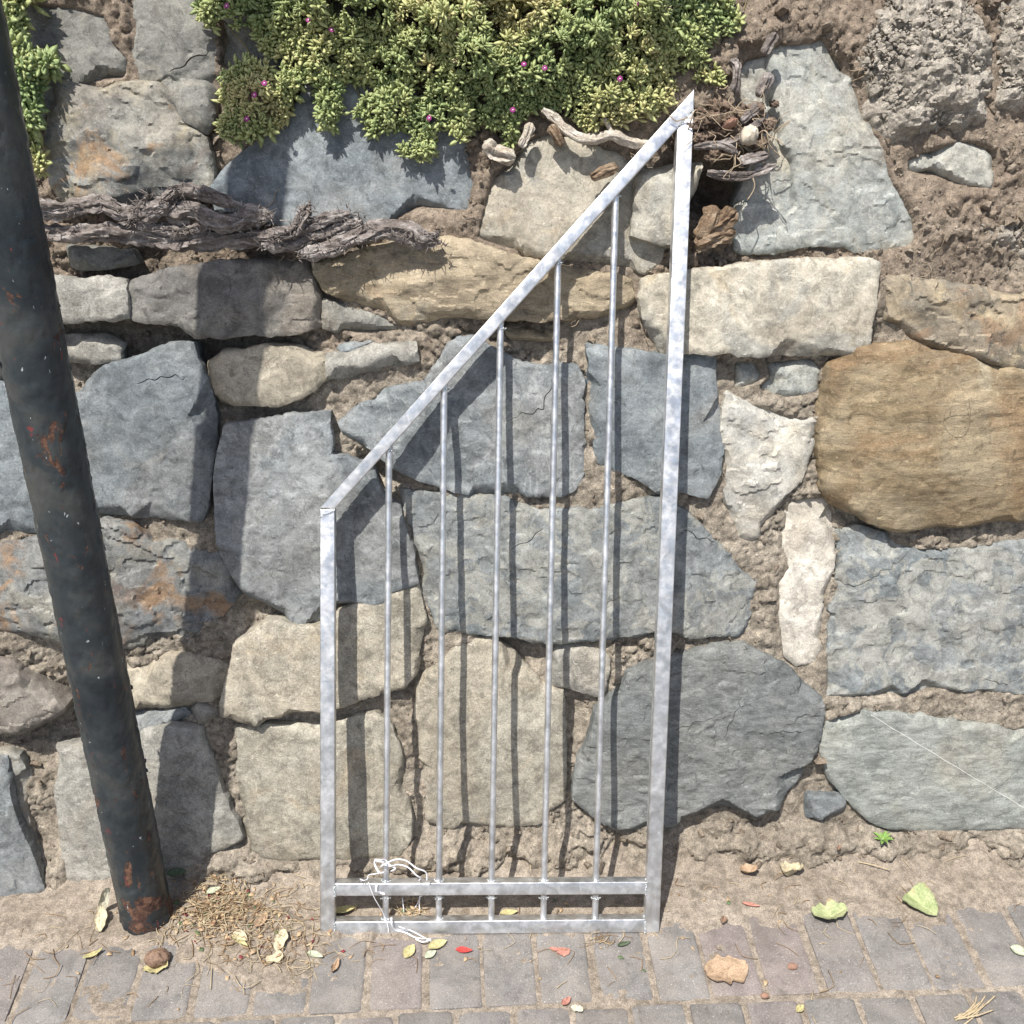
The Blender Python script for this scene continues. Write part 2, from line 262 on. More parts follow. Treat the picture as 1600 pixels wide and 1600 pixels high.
def tube(path, rad, seg=10, rough=None):
    """vertices and quads of a closed tube; rad: value or array; rough(theta index array, i) -> factor"""
    n = len(path)
    rad = np.broadcast_to(np.asarray(rad, float), (n,))
    T = np.gradient(path, axis=0); T /= np.linalg.norm(T, axis=1)[:, None]+1e-9
    nrm = np.cross(T[0], [0, 0, 1.]); 
    if np.linalg.norm(nrm) < .1: nrm = np.cross(T[0], [1., 0, 0])
    nrm /= np.linalg.norm(nrm)
    th = np.arange(seg)/seg*2*math.pi
    V = []
    for i in range(n):
        nrm = nrm - T[i]*(nrm@T[i]); nrm /= np.linalg.norm(nrm)+1e-9
        bn = np.cross(T[i], nrm)
        r = rad[i]*(rough(th, i) if rough else np.ones(seg))
        V.append(path[i] + np.outer(np.cos(th)*r, nrm) + np.outer(np.sin(th)*r, bn))
    V = np.vstack(V)
    F = []
    for i in range(n-1):
        for j in range(seg):
            a = i*seg+j; b = i*seg+(j+1) % seg
            F.append((a, b, b+seg, a+seg))
    F.append(tuple(range(seg-1, -1, -1))); F.append(tuple((n-1)*seg+j for j in range(seg)))
    return V, F

class Heap:
    """collects shapes into ONE mesh"""
    def __init__(s): s.v = []; s.f = []; s.m = []; s.n = 0
    def add(s, V, F, m=0):
        s.v.append(np.asarray(V)); s.f += [tuple(i+s.n for i in f) for f in F]; s.m += [m]*len(F); s.n += len(V)
    def mesh(s, name, mats, smooth=True, sharp=None):
        return mesh_from(name, np.vstack(s.v), s.f, mats, smooth, s.m, sharp)

ICO_V = np.array([(0, 0, -1), (.72, -.53, -.45), (-.28, -.85, -.45), (-.89, 0, -.45), (-.28, .85, -.45), (.72, .53, -.45),
                  (.28, -.85, .45), (-.72, -.53, .45), (-.72, .53, .45), (.28, .85, .45), (.89, 0, .45), (0, 0, 1)])
ICO_F = [(0, 1, 2), (1, 0, 5), (0, 2, 3), (0, 3, 4), (0, 4, 5), (1, 5, 10), (2, 1, 6), (3, 2, 7), (4, 3, 8), (5, 4, 9),
         (1, 10, 6), (2, 6, 7), (3, 7, 8), (4, 8, 9), (5, 9, 10), (6, 10, 11), (7, 6, 11), (8, 7, 11), (9, 8, 11), (10, 9, 11)]

# ------------------------------------------------------------ materials
class Nodes:
    def __init__(s, name):
        s.mat = bpy.data.materials.new(name); s.mat.use_nodes = True
        s.t = s.mat.node_tree; s.b = s.t.nodes['Principled BSDF']
        s.tc = s.t.nodes.new('ShaderNodeTexCoord')
        s.vec = s.tc.outputs['Object']
    def new(s, k, **kw):
        n = s.t.nodes.new(k)
        for a, v in kw.items(): setattr(n, a, v)
        return n
    def put(s, sock, v):
        if isinstance(v, bpy.types.NodeSocket): s.t.links.new(v, sock)
        elif isinstance(v, tuple) and len(v) == 3 and sock.type == 'RGBA': sock.default_value = (*v, 1)
        else: sock.default_value = v
    def noise(s, scale, detail=6, rough=.55, dist=0, vec=None, out=0):
        n = s.new('ShaderNodeTexNoise')
        s.put(n.inputs['Vector'], vec or s.vec)
        n.inputs['Scale'].default_value = scale; n.inputs['Detail'].default_value = detail
        n.inputs['Roughness'].default_value = rough; n.inputs['Distortion'].default_value = dist
        return n.outputs[out]
    def ramp(s, fac, stops, interp='LINEAR'):
        n = s.new('ShaderNodeValToRGB'); n.color_ramp.interpolation = interp
        e = n.color_ramp.elements
        while len(e) < len(stops): e.new(.5)
        for i, (p, c) in enumerate(stops):
            e[i].position = p; e[i].color = (*c, 1) if isinstance(c, tuple) else (c, c, c, 1)
        s.put(n.inputs[0], fac)
        return n.outputs[0]
    def mix(s, fac, a, b, mode='MIX'):
        n = s.new('ShaderNodeMix', data_type='RGBA', blend_type=mode)
        s.put(n.inputs[0], fac); s.put(n.inputs[6], a); s.put(n.inputs[7], b)
        return n.outputs[2]
    def math(s, op, a, b=None, clamp=False):
        n = s.new('ShaderNodeMath', operation=op, use_clamp=clamp)
        s.put(n.inputs[0], a)
        if b is not None: s.put(n.inputs[1], b)
        return n.outputs[0]
    def mapping(s, scale=(1, 1, 1), rot=(0, 0, 0)):
        n = s.new('ShaderNodeMapping')
        s.put(n.inputs[0], s.vec); n.inputs['Scale'].default_value = scale; n.inputs['Rotation'].default_value = rot
        return n.outputs[0]
    def shift_by_object(s):
        oi = s.new('ShaderNodeObjectInfo')
        s.rand = oi.outputs['Random']
        c = s.new('ShaderNodeCombineXYZ')
        for i, k in enumerate((37.1, 53.7, 71.3)): s.put(c.inputs[i], s.math('MULTIPLY', s.rand, k))
        a = s.new('ShaderNodeVectorMath', operation='ADD')
        s.put(a.inputs[0], s.vec); s.put(a.inputs[1], c.outputs[0]); s.vec = a.outputs[0]
    def bump(s, h, strength, dist, chain=None):
        n = s.new('ShaderNodeBump'); n.inputs['Strength'].default_value = strength; n.inputs['Distance'].default_value = dist
        s.put(n.inputs['Height'], h)
        if chain: s.put(n.inputs['Normal'], chain)
        return n.outputs[0]
    def done(s, col, rough=.85, normal=None, metal=0, spec=.3):
        s.put(s.b.inputs['Base Color'], col); s.put(s.b.inputs['Roughness'], rough); s.put(s.b.inputs['Metallic'], metal)
        s.b.inputs['Specular IOR Level'].default_value = spec
        if normal: s.put(s.b.inputs['Normal'], normal)
        return s.mat

def plain(name, col, rough=.7, var=.25, scale=80, bumpd=.001, spec=.3):
    n = Nodes(name); n.shift_by_object()
    k = n.noise(scale, 5, .6)
    c = n.mix(1, col, n.ramp(k, [(.25, 1-var), (.75, 1+var)]), 'MULTIPLY')
    return n.done(c, rough, n.bump(k, .5, bumpd), 0, spec)

def stone_mat(name, cols, patch=None, rust=None, vein=0, grain=1.0, streak=(1, 1, 1), rot=(0, 0, 0), rough=.8, shade=.0, speck=.12, band=None, relief=.20, fleck=.4, dust=.35, steps=.5):
    n = Nodes(name); n.shift_by_object()
    big = n.noise(5.5, 8, .62, .9)
    c = n.ramp(big, [(.36, cols[0]), (.5, cols[1]), (.63, cols[2])])
    st = n.mapping(streak, rot)
    if band:
        bn = n.noise(18, 7, .65, .5, st)
        c = n.mix(n.math('MULTIPLY', n.ramp(bn, [(.46, 0.), (.6, 1.)]), band[1]), c, band[0])
    du = n.noise(2.6, 7, .6, .6)
    c = n.mix(n.math('MULTIPLY', n.ramp(du, [(.49, 0.), (.58, 1.)]), dust), c, (.28, .235, .175))
    if patch:
        pn = n.noise(patch[2], 9, .62, 1.0)
        t = patch[1]-.025
        c = n.mix(n.math('MULTIPLY', n.ramp(pn, [(t, 0.), (t+patch[3], 1.)]), patch[4]), c, patch[0])
    for rr in (rust or []):
        rn = n.noise(rr[2], 8, .6, .7)
        c = n.mix(n.math('MULTIPLY', n.ramp(rn, [(rr[1]-.03, 0.), (rr[1]+.06, 1.)]), rr[3]), c, rr[0])
    if vein:
        vn = n.noise(3.6, 9, .6, .45)
        d = n.math('ABSOLUTE', n.math('SUBTRACT', vn, .5))
        c = n.mix(n.math('MULTIPLY', n.ramp(d, [(0., 1.), (.012, 0.)]), vein*.5), c, tuple(min(1, x*1.6) for x in cols[2]))
        wn_ = n.noise(11, 10, .68, 1.3, n.mapping((.6, 1, 1.7), (0, .7, 0)))
        c = n.mix(n.math('MULTIPLY', n.ramp(wn_, [(.50, 0.), (.68, 1.)]), vein*.75), c, tuple(min(1, x*1.3) for x in cols[2]))
    mid = n.noise(30, 10, .74, .6, st)
    c = n.mix(1, c, n.ramp(mid, [(.38, .66), (.5, 1.), (.61, 1.28)]), 'MULTIPLY')
    fl = n.noise(75, 6, .7, 1.8, n.mapping((.7, 1, 1.5), (0, .5, 0)))
    c = n.mix(n.math('MULTIPLY', n.ramp(fl, [(.585, 0.), (.63, 1.)]), fleck), c, tuple(min(1, x*1.7) for x in cols[2]))
    dk = n.noise(42, 8, .72, .8)
    c = n.mix(n.math('MULTIPLY', n.ramp(dk, [(.375, 1.), (.425, 0.)]), .6), c, tuple(x*.55 for x in cols[0]))
    fine = n.noise(330, 4, .75)
    c = n.mix(1, c, n.ramp(fine, [(.37, 1-speck*1.5), (.63, 1+speck*1.5)]), 'MULTIPLY')
    pit = n.noise(190, 3, .6)
    c = n.mix(n.math('MULTIPLY', n.ramp(pit, [(.30, 1.), (.36, 0.)]), .5), c, tuple(x*.45 for x in cols[0]))
    c = n.mix(1, c, n.ramp(n.rand, [(0., .86-shade), (1., 1.08-shade)]), 'MULTIPLY')
    b1 = n.bump(n.noise(46, 10, .70, .5, st), relief*grain, .005)
    q = n.noise(13, 12, .68, .5, n.mapping(tuple(a*b for a, b in zip(streak, (.8, 1, 1.35))), (rot[0], rot[1]+.35, rot[2])))
    stp = n.ramp(q, [(0., 0.), (.38, .22), (.44, .4), (.49, .52), (.53, .66), (.58, .8), (.65, 1.)], 'CONSTANT')
    b1 = n.bump(stp, steps, .0022, b1)
    rid = n.new('ShaderNodeTexNoise', noise_type='RIDGED_MULTIFRACTAL')
    n.put(rid.inputs['Vector'], n.mapping((.7, 1, 1.5), (0, .6, 0))); rid.inputs['Scale'].default_value = 9; rid.inputs['Detail'].default_value = 6
    rid.inputs['Roughness'].default_value = .55
    b1 = n.bump(rid.outputs[0], .10*grain, .004, b1)
    b2 = n.bump(n.noise(170, 6, .72, .2, st), .7*grain, .0018, b1)
    b3 = n.bump(fine, .5*grain, .0006, b2)
    return n.done(c, rough, b3, 0, .25)

SLATE = [(.125, .145, .156), (.168, .188, .197), (.212, .229, .234)]
STONE_MATS = {
 'slate': stone_mat('blue_slate', SLATE, ((.30, .275, .235), .61, 7, .14, .5), None, .5, .8, dust=.15),
 'slatevein': stone_mat('veined_slate', [(.142, .160, .168), (.185, .202, .209), (.240, .252, .250)], ((.31, .295, .25), .60, 6, .16, .45), None, .8, .85, dust=.18),
 'slatedark': stone_mat('dark_slate', [(.125, .137, .135), (.158, .170, .168), (.195, .203, .195)], ((.25, .245, .215), .63, 7, .12, .45), None, .4, 1.1, (1, 1, 2.4), (0, .5, 0), dust=.1),
 'slatepale': stone_mat('pale_green_slate', [(.205, .222, .205), (.245, .258, .238), (.285, .292, .262)], None, None, .4, 1.1, (.7, 1, 2.2), (0, .35, 0)),
 'slatepatch': stone_mat('lichen_patched_slate', [(.132, .150, .156), (.172, .188, .190), (.205, .216, .211)], ((.285, .282, .25), .515, 13, .03, .75), None, .6, .9, dust=.16),
 'grey': stone_mat('grey_stone', [(.165, .165, .150), (.20, .20, .182), (.235, .23, .205)], ((.26, .225, .18), .57, 8, .14, .55), None, .35, .9),
 'pale': stone_mat('pale_slate', [(.235, .255, .245), (.285, .298, .28), (.345, .34, .30)], ((.37, .335, .25), .56, 6, .16, .65), [((.32, .22, .12), .68, 9, .45)], .5, .8),
 'rusty': stone_mat('rust_stained_slate', [(.14, .145, .142), (.205, .208, .195), (.29, .285, .25)], ((.33, .29, .20), .53, 9, .12, .7), [((.31, .19, .095), .60, 11, .7), ((.13, .10, .08), .62, 18, .55)], .2, 1.1),
 'rustgrey': stone_mat('rust_spotted_slate', [(.105, .115, .12), (.15, .16, .162), (.205, .208, .195)], ((.28, .265, .215), .56, 7, .1, .6), [((.27, .165, .085), .585, 9, .75), ((.11, .07, .048), .555, 8, .75)], .3, 1.1, dust=.1),
 'rustdark': stone_mat('brown_stained_slate', [(.10, .11, .105), (.175, .155, .12), (.25, .21, .155)], ((.30, .245, .16), .52, 8, .12, .75), [((.20, .125, .075), .57, 10, .6)], 0, 1.1),
 'buffpale': stone_mat('cream_sandstone', [(.31, .288, .235), (.375, .348, .285), (.43, .40, .33)], ((.275, .278, .255), .51, 6, .12, .7), [((.33, .26, .165), .62, 8, .5)], .0, .8),
 'buff': stone_mat('buff_sandstone', [(.25, .232, .188), (.305, .285, .232), (.36, .34, .282)], ((.225, .215, .185), .54, 9, .16, .6), [((.31, .25, .17), .61, 7, .5)], 0, 1.0, speck=.18),
 'buffgrey': stone_mat('grey_sandstone', [(.235, .23, .205), (.28, .272, .243), (.33, .32, .285)], ((.215, .212, .195), .55, 8, .12, .6), None, 0, 1.0, speck=.17),
 'tan': stone_mat('tan_sandstone', [(.235, .208, .165), (.31, .28, .22), (.385, .35, .28)], ((.225, .20, .16), .55, 8, .14, .7), None, 0, 1.0),
 'brown': stone_mat('ochre_sandstone', [(.205, .168, .115), (.265, .22, .15), (.33, .28, .20)], ((.225, .215, .18), .56, 6, .12, .65), [((.25, .155, .08), .65, 8, .45)], 0, 1.0, (.6, 1, 2), (0, -.2, 0)),
 'brownbig': stone_mat('brown_boulder', [(.165, .122, .072), (.23, .178, .108), (.29, .238, .158)], ((.40, .36, .26), .63, 5, .08, .8), [((.19, .115, .058), .52, 4, .55), ((.12, .085, .055), .60, 9, .5)], 0, 1.2, (.5, 1, 1.8), (0, -.25, 0), band=((.25, .21, .145), .4), dust=.15),
 'dark': stone_mat('purple_grey_stone', [(.10, .096, .092), (.135, .13, .122), (.19, .185, .168)], ((.225, .225, .20), .56, 5, .14, .6), None, .3, .9),
 'darkbrown': stone_mat('dark_brown_stone', [(.14, .122, .11), (.185, .165, .145), (.24, .22, .19)], ((.225, .215, .19), .55, 8, .12, .6), None, 0, 1.0),
 'white': stone_mat('pale_cream_stone', [(.315, .318, .30), (.37, .365, .335), (.44, .415, .35)], ((.43, .375, .275), .55, 6, .16, .65), None, .3, .9),
 'whitest': stone_mat('whitewashed_stone', [(.36, .335, .285), (.43, .40, .345), (.49, .465, .41)], ((.37, .355, .315), .58, 12, .12, .6), None, 0, 1.1),
}

def earth_mat(name, cols, red=None, pebble=True, bumps=1.0, split=None):
    n = Nodes(name)
    big = n.noise(7, 8, .65, .5)
    c = n.ramp(big, [(.3, cols[0]), (.5, cols[1]), (.7, cols[2])])
    if split:      # garden soil lies over the mortar higher up the wall
        sx = n.new('ShaderNodeSeparateXYZ'); n.put(sx.inputs[0], n.vec)
        z = n.math('ADD', sx.outputs[2], n.math('MULTIPLY', n.math('SUBTRACT', n.noise(5, 6, .6), .5), .7))
        c = n.mix(n.ramp(n.math('MULTIPLY', z, .5), [(.50, 0.), (.60, 1.)]), c, n.mix(n.noise(14, 5), *split))
    v = n.new('ShaderNodeTexVoronoi'); n.put(v.inputs['Vector'], n.vec); v.inputs['Scale'].default_value = 95
    if pebble:
        c = n.mix(.35, c, n.mix(1, c, n.ramp(v.outputs['Color'], [(.2, .6), (.8, 1.35)]), 'MULTIPLY'))
    mid = n.noise(60, 7, .7)
    c = n.mix(1, c, n.ramp(mid, [(.36, .68), (.5, 1.), (.63, 1.3)]), 'MULTIPLY')
    fine = n.noise(380, 4, .7)
    c = n.mix(1, c, n.ramp(fine, [(.36, .66), (.64, 1.34)]), 'MULTIPLY')
    cr = n.noise(24, 9, .7, .8)
    c = n.mix(n.math('MULTIPLY', n.ramp(cr, [(.37, 1.), (.42, 0.)]), .5), c, tuple(x*.5 for x in cols[0]))
    b = n.bump(n.noise(45, 8, .7), .9*bumps, .008)
    stp = n.ramp(n.noise(34, 10, .7, .6), [(0., 0.), (.40, .3), (.47, .5), (.53, .75), (.6, 1.)], 'CONSTANT')
    b = n.bump(stp, .55*bumps, .003, b)
    b = n.bump(v.outputs['Distance'], .5*bumps, .003, b)
    b = n.bump(n.noise(260, 5, .75), .9*bumps, .0016, b)
    return n.done(c, .95, b, 0, .1)

MORTAR = earth_mat('crumbly_mortar', [(.205, .176, .140), (.27, .236, .190), (.335, .298, .245)], split=((.185, .142, .107), (.285, .24, .19)))
SOIL = earth_mat('garden_soil', [(.15, .108, .08), (.20, .15, .115), (.27, .215, .17)])
CLOD = earth_mat('dry_clods', [(.165, .13, .10), (.24, .198, .155), (.32, .28, .228)])
CONCRETE = earth_mat('old_concrete', [(.27, .245, .205), (.34, .31, .265), (.40, .375, .325)])
SAND = earth_mat('sandy_dust', [(.195, .164, .13), (.235, .20, .162), (.28, .245, .202)], pebble=False, bumps=.45)

# galvanised steel
n = Nodes('galvanised_steel'); n.shift_by_object()
sp = n.noise(32, 6, .6, .8); sw = n.noise(22, 8, .7, 2.2, n.mapping((1, 1, .35), (.4, .5, 0)))
c = n.ramp(sp, [(.40, (.60, .605, .61)), (.5, (.71, .715, .72)), (.62, (.83, .835, .84))])
c = n.mix(n.ramp(sw, [(.56, 0.), (.63, .6)]), c, (.90, .91, .92))
c = n.mix(n.math('MULTIPLY', n.ramp(n.noise(9, 6, .6, .5), [(.5, 0.), (.7, 1.)]), .35), c, (.40, .41, .43))
rg = n.ramp(n.noise(50, 6, .6), [(.40, .36), (.60, .54)])
GALV = n.done(c, rg, n.bump(n.noise(140, 5, .6), .25, .0012, n.bump(n.noise(16, 3), .3, .003)), .97, .5)
n = Nodes('zinc_weld'); c = n.ramp(n.noise(160, 4), [(.38, (.36, .38, .39)), (.62, (.62, .65, .66))])
WELD = n.done(c, .5, n.bump(n.noise(300, 4), .8, .001), .6, .5)

# blistered dark paint over rust
n = Nodes('blistered_dark_paint')
base = n.ramp(n.noise(9, 7, .6, .4), [(.36, (.012, .018, .023)), (.5, (.026, .034, .039)), (.62, (.052, .056, .055))])
low = n.new('ShaderNodeSeparateXYZ'); n.put(low.inputs[0], n.vec)
nearfoot = n.ramp(low.outputs[2], [(.0, .10), (.10, .045), (.35, .0)])
rn = n.math('ADD', n.noise(18, 11, .70, .7, n.mapping((1, 1, .5))), nearfoot)
ru = n.ramp(n.noise(70, 6, .7), [(.38, (.035, .02, .018)), (.5, (.08, .04, .028)), (.62, (.17, .09, .055))])
k = n.ramp(rn, [(.60, 0.), (.612, 1.)])
c = n.mix(k, base, ru)
red = n.ramp(n.noise(60, 7, .66, .5, n.mapping((1, 1, .4))), [(.655, 0.), (.663, 1.)])
c = n.mix(n.math('MULTIPLY', red, .8), c, (.16, .03, .032))
wh = n.ramp(n.noise(85, 4, .6, .2, n.mapping((1, 1, .6), (.3, .2, 0))), [(.70, 0.), (.706, 1.)])
c = n.mix(n.math('MULTIPLY', wh, .7), c, (.45, .47, .48))
h = n.mix(k, n.noise(30, 5), (0., 0., 0.))
PAINT = n.done(c, n.ramp(rn, [(.56, .30), (.61, .85)]), n.bump(n.noise(200, 5, .7), .4, .001, n.bump(h, .6, .003)), 0, .4)
FLAKE = plain('lifted_paint_flake', (.05, .06, .07), .5, .5, 200)
FLAKEW = plain('pale_primer_flake', (.42, .44, .46), .6, .3, 200)

# pavers
n = Nodes('concrete_paver'); n.shift_by_object()
c = n.ramp(n.rand, [(0., (.155, .147, .140)), (.55, (.188, .179, .170)), (.8, (.175, .162, .154)), (.95, (.195, .165, .155)), (1., (.165, .154, .148))])
c = n.mix(1, c, n.ramp(n.noise(17, 9, .7, .4), [(.38, .78), (.62, 1.18)]), 'MULTIPLY')
c = n.mix(n.math('MULTIPLY', n.ramp(n.noise(10, 9, .68, .6), [(.44, 0.), (.66, 1.)]), .6), c, (.245, .22, .192))
fine = n.noise(380, 3, .75)
c = n.mix(1, c, n.ramp(fine, [(.36, .78), (.64, 1.22)]), 'MULTIPLY')
c = n.mix(n.math('MULTIPLY', n.ramp(n.noise(26, 8, .7, 1.0), [(.36, 1.), (.42, 0.)]), .45), c, (.09, .08, .075))
c = n.mix(n.ramp(n.noise(330, 2, .5), [(.66, 0.), (.70, .6)]), c, (.45, .43, .40))
PAVER = n.done(c, .88, n.bump(fine, .6, .0009, n.bump(n.noise(60, 6, .65), .5, .002)), 0, .25)
ROAD = plain('grey_roadway', (.20, .19, .18), .9, .2, 30)

# wood
def wood(name, a, b, cc):
    n = Nodes(name)
    v = n.noise(34, 8, .7, 1.0, n.mapping((.5, 1.4, 1.4)))
    c = n.ramp(v, [(.3, a), (.5, b), (.68, cc)])
    c = n.mix(1, c, n.ramp(n.noise(220, 5, .7), [(.3, .65), (.7, 1.35)]), 'MULTIPLY')
    return n.done(c, .9, n.bump(n.noise(120, 7, .72, .6, n.mapping((.4, 1.5, 1.5))), 1, .004), 0, .15)
BARK = wood('weathered_grey_bark', (.075, .06, .053), (.20, .175, .16), (.46, .43, .41))
PALEWOOD = wood('bleached_wood', (.25, .20, .15), (.47, .42, .35), (.62, .58, .52))
BROWNWOOD = wood('brown_dead_wood', (.10, .065, .04), (.21, .15, .10), (.36, .29, .21))
ROOTM = plain('dry_rootlet', (.30, .24, .17), .9, .4, 120)
STRAW = [plain('pale_straw', (.42, .34, .22), .8, .3, 150), plain('brown_straw', (.24, .16, .09), .8, .3, 150), plain('crimson_petal', (.20, .035, .045), .7, .3, 150),
         plain('green_leaf_scrap', (.10, .15, .07), .7, .3, 150), plain('tan_leaf_scrap', (.40, .29, .18), .8, .3, 150)]
WHITEP = plain('white_plastic_twine', (.70, .70, .73), .5, .2, 60, .0003, .5)

# leaves of the succulent: hue differs from leaf to leaf
n = Nodes('fleshy_leaf')
at = n.new('ShaderNodeAttribute'); at.attribute_name = 'leaf_hue'
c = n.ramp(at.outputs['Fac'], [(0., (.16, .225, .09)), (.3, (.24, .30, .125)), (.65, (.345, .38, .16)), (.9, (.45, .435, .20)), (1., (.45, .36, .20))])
c = n.mix(1, c, n.ramp(n.noise(160, 4), [(.3, .82), (.7, 1.18)]), 'MULTIPLY')
LEAF = n.done(c, .5, n.bump(n.noise(500, 3), .25, .0008), 0, .45)
LEAF.node_tree.nodes['Principled BSDF'].inputs['Subsurface Weight'].default_value = 0
PETAL = plain('magenta_petal', (.36, .05, .24), .6, .25, 200)
FLOWEREYE = plain('pale_flower_eye', (.75, .55, .60), .6, .1, 200)
STEM = plain('brown_green_stem', (.16, .13, .07), .8, .3, 150)

# ------------------------------------------------------------ the wall's own frame: x along, s up the slope, n out of the face
WO = np.array([0, WALL_Y, 0.])
WS = np.array([0, math.sin(BATTER), math.cos(BATTER)])
WN = np.array([0, -math.cos(BATTER), math.sin(BATTER)])
def wall_pt(x, s, nn):
    x, s, nn = np.broadcast_arrays(np.asarray(x, float), s, nn)
    return WO + x[..., None]*np.array([1., 0, 0]) + s[..., None]*WS + nn[..., None]*WN

def inside(px, py, poly):
    r = np.zeros(px.shape, bool)
    j = len(poly)-1
    for i in range(len(poly)):
        xi, yi = poly[i]; xj, yj = poly[j]
        hit = ((yi > py) != (yj > py)) & (px < (xj-xi)*(py-yi)/(yj-yi+1e-12)+xi)
        r ^= hit; j = i
    return r

def edge_dist(px, py, poly):
    P = np.asarray(poly); Q = np.roll(P, -1, axis=0)
    d2 = np.full(px.shape, 1e9)
    for (ax, ay), (bx, by) in zip(P, Q):
        dx, dy = bx-ax, by-ay
        t = np.clip(((px-ax)*dx+(py-ay)*dy)/(dx*dx+dy*dy+1e-12), 0, 1)
        d2 = np.minimum(d2, (px-ax-t*dx)**2+(py-ay-t*dy)**2)
    return np.sqrt(d2)

def rough_outline(poly, step, amp, seed):
    r = random.Random(seed)
    P = [np.asarray(p, float) for p in poly]
    # break the long edges into short straight chips
    Q = []
    for a, b in zip(P, P[1:]+P[:1]):
        l = np.hypot(*(b-a)); k = max(1, int(l/r.uniform(.018, .034)))
        nv = np.array([b[1]-a[1], a[0]-b[0]])/(l+1e-9)
        for m in range(k):
            t = (m+(r.uniform(-.3, .3) if m else 0))/k
            Q.append(a+(b-a)*t+(nv*r.gauss(0, amp) if m else 0))
    out = []
    for a, b in zip(Q, Q[1:]+Q[:1]):
        k = max(1, int(round(np.hypot(*(b-a))/step)))
        for t in np.arange(k)/k: out.append(a+(b-a)*t)
    O = np.array(out)
    T = np.roll(O, -1, axis=0)-np.roll(O, 1, axis=0)
    Nn = np.stack([T[:, 1], -T[:, 0]], 1); Nn /= np.linalg.norm(Nn, axis=1)[:, None]+1e-9
    O = O + Nn*(fbm(O[:, 0], O[:, 1], .011, 3, seed, .7)*amp*.55)[:, None]
    area = .5*np.sum(O[:, 0]*np.roll(O[:, 1], -1)-np.roll(O[:, 0], -1)*O[:, 1])
    return O if area > 0 else O[::-1]

def jag_line(pts, seed, amp=.0025):
    r = random.Random(seed); out = []
    for a, b in zip(pts[:-1], pts[1:]):
        l = np.hypot(*(b-a)); k = max(2, int(l/.009)); nv = np.array([b[1]-a[1], a[0]-b[0]])/(l+1e-9)
        for m in range(k): out.append(a+(b-a)*(m/k)+nv*(r.gauss(0, amp) if m or out else 0))
    out.append(np.asarray(pts[-1])); return np.array(out)

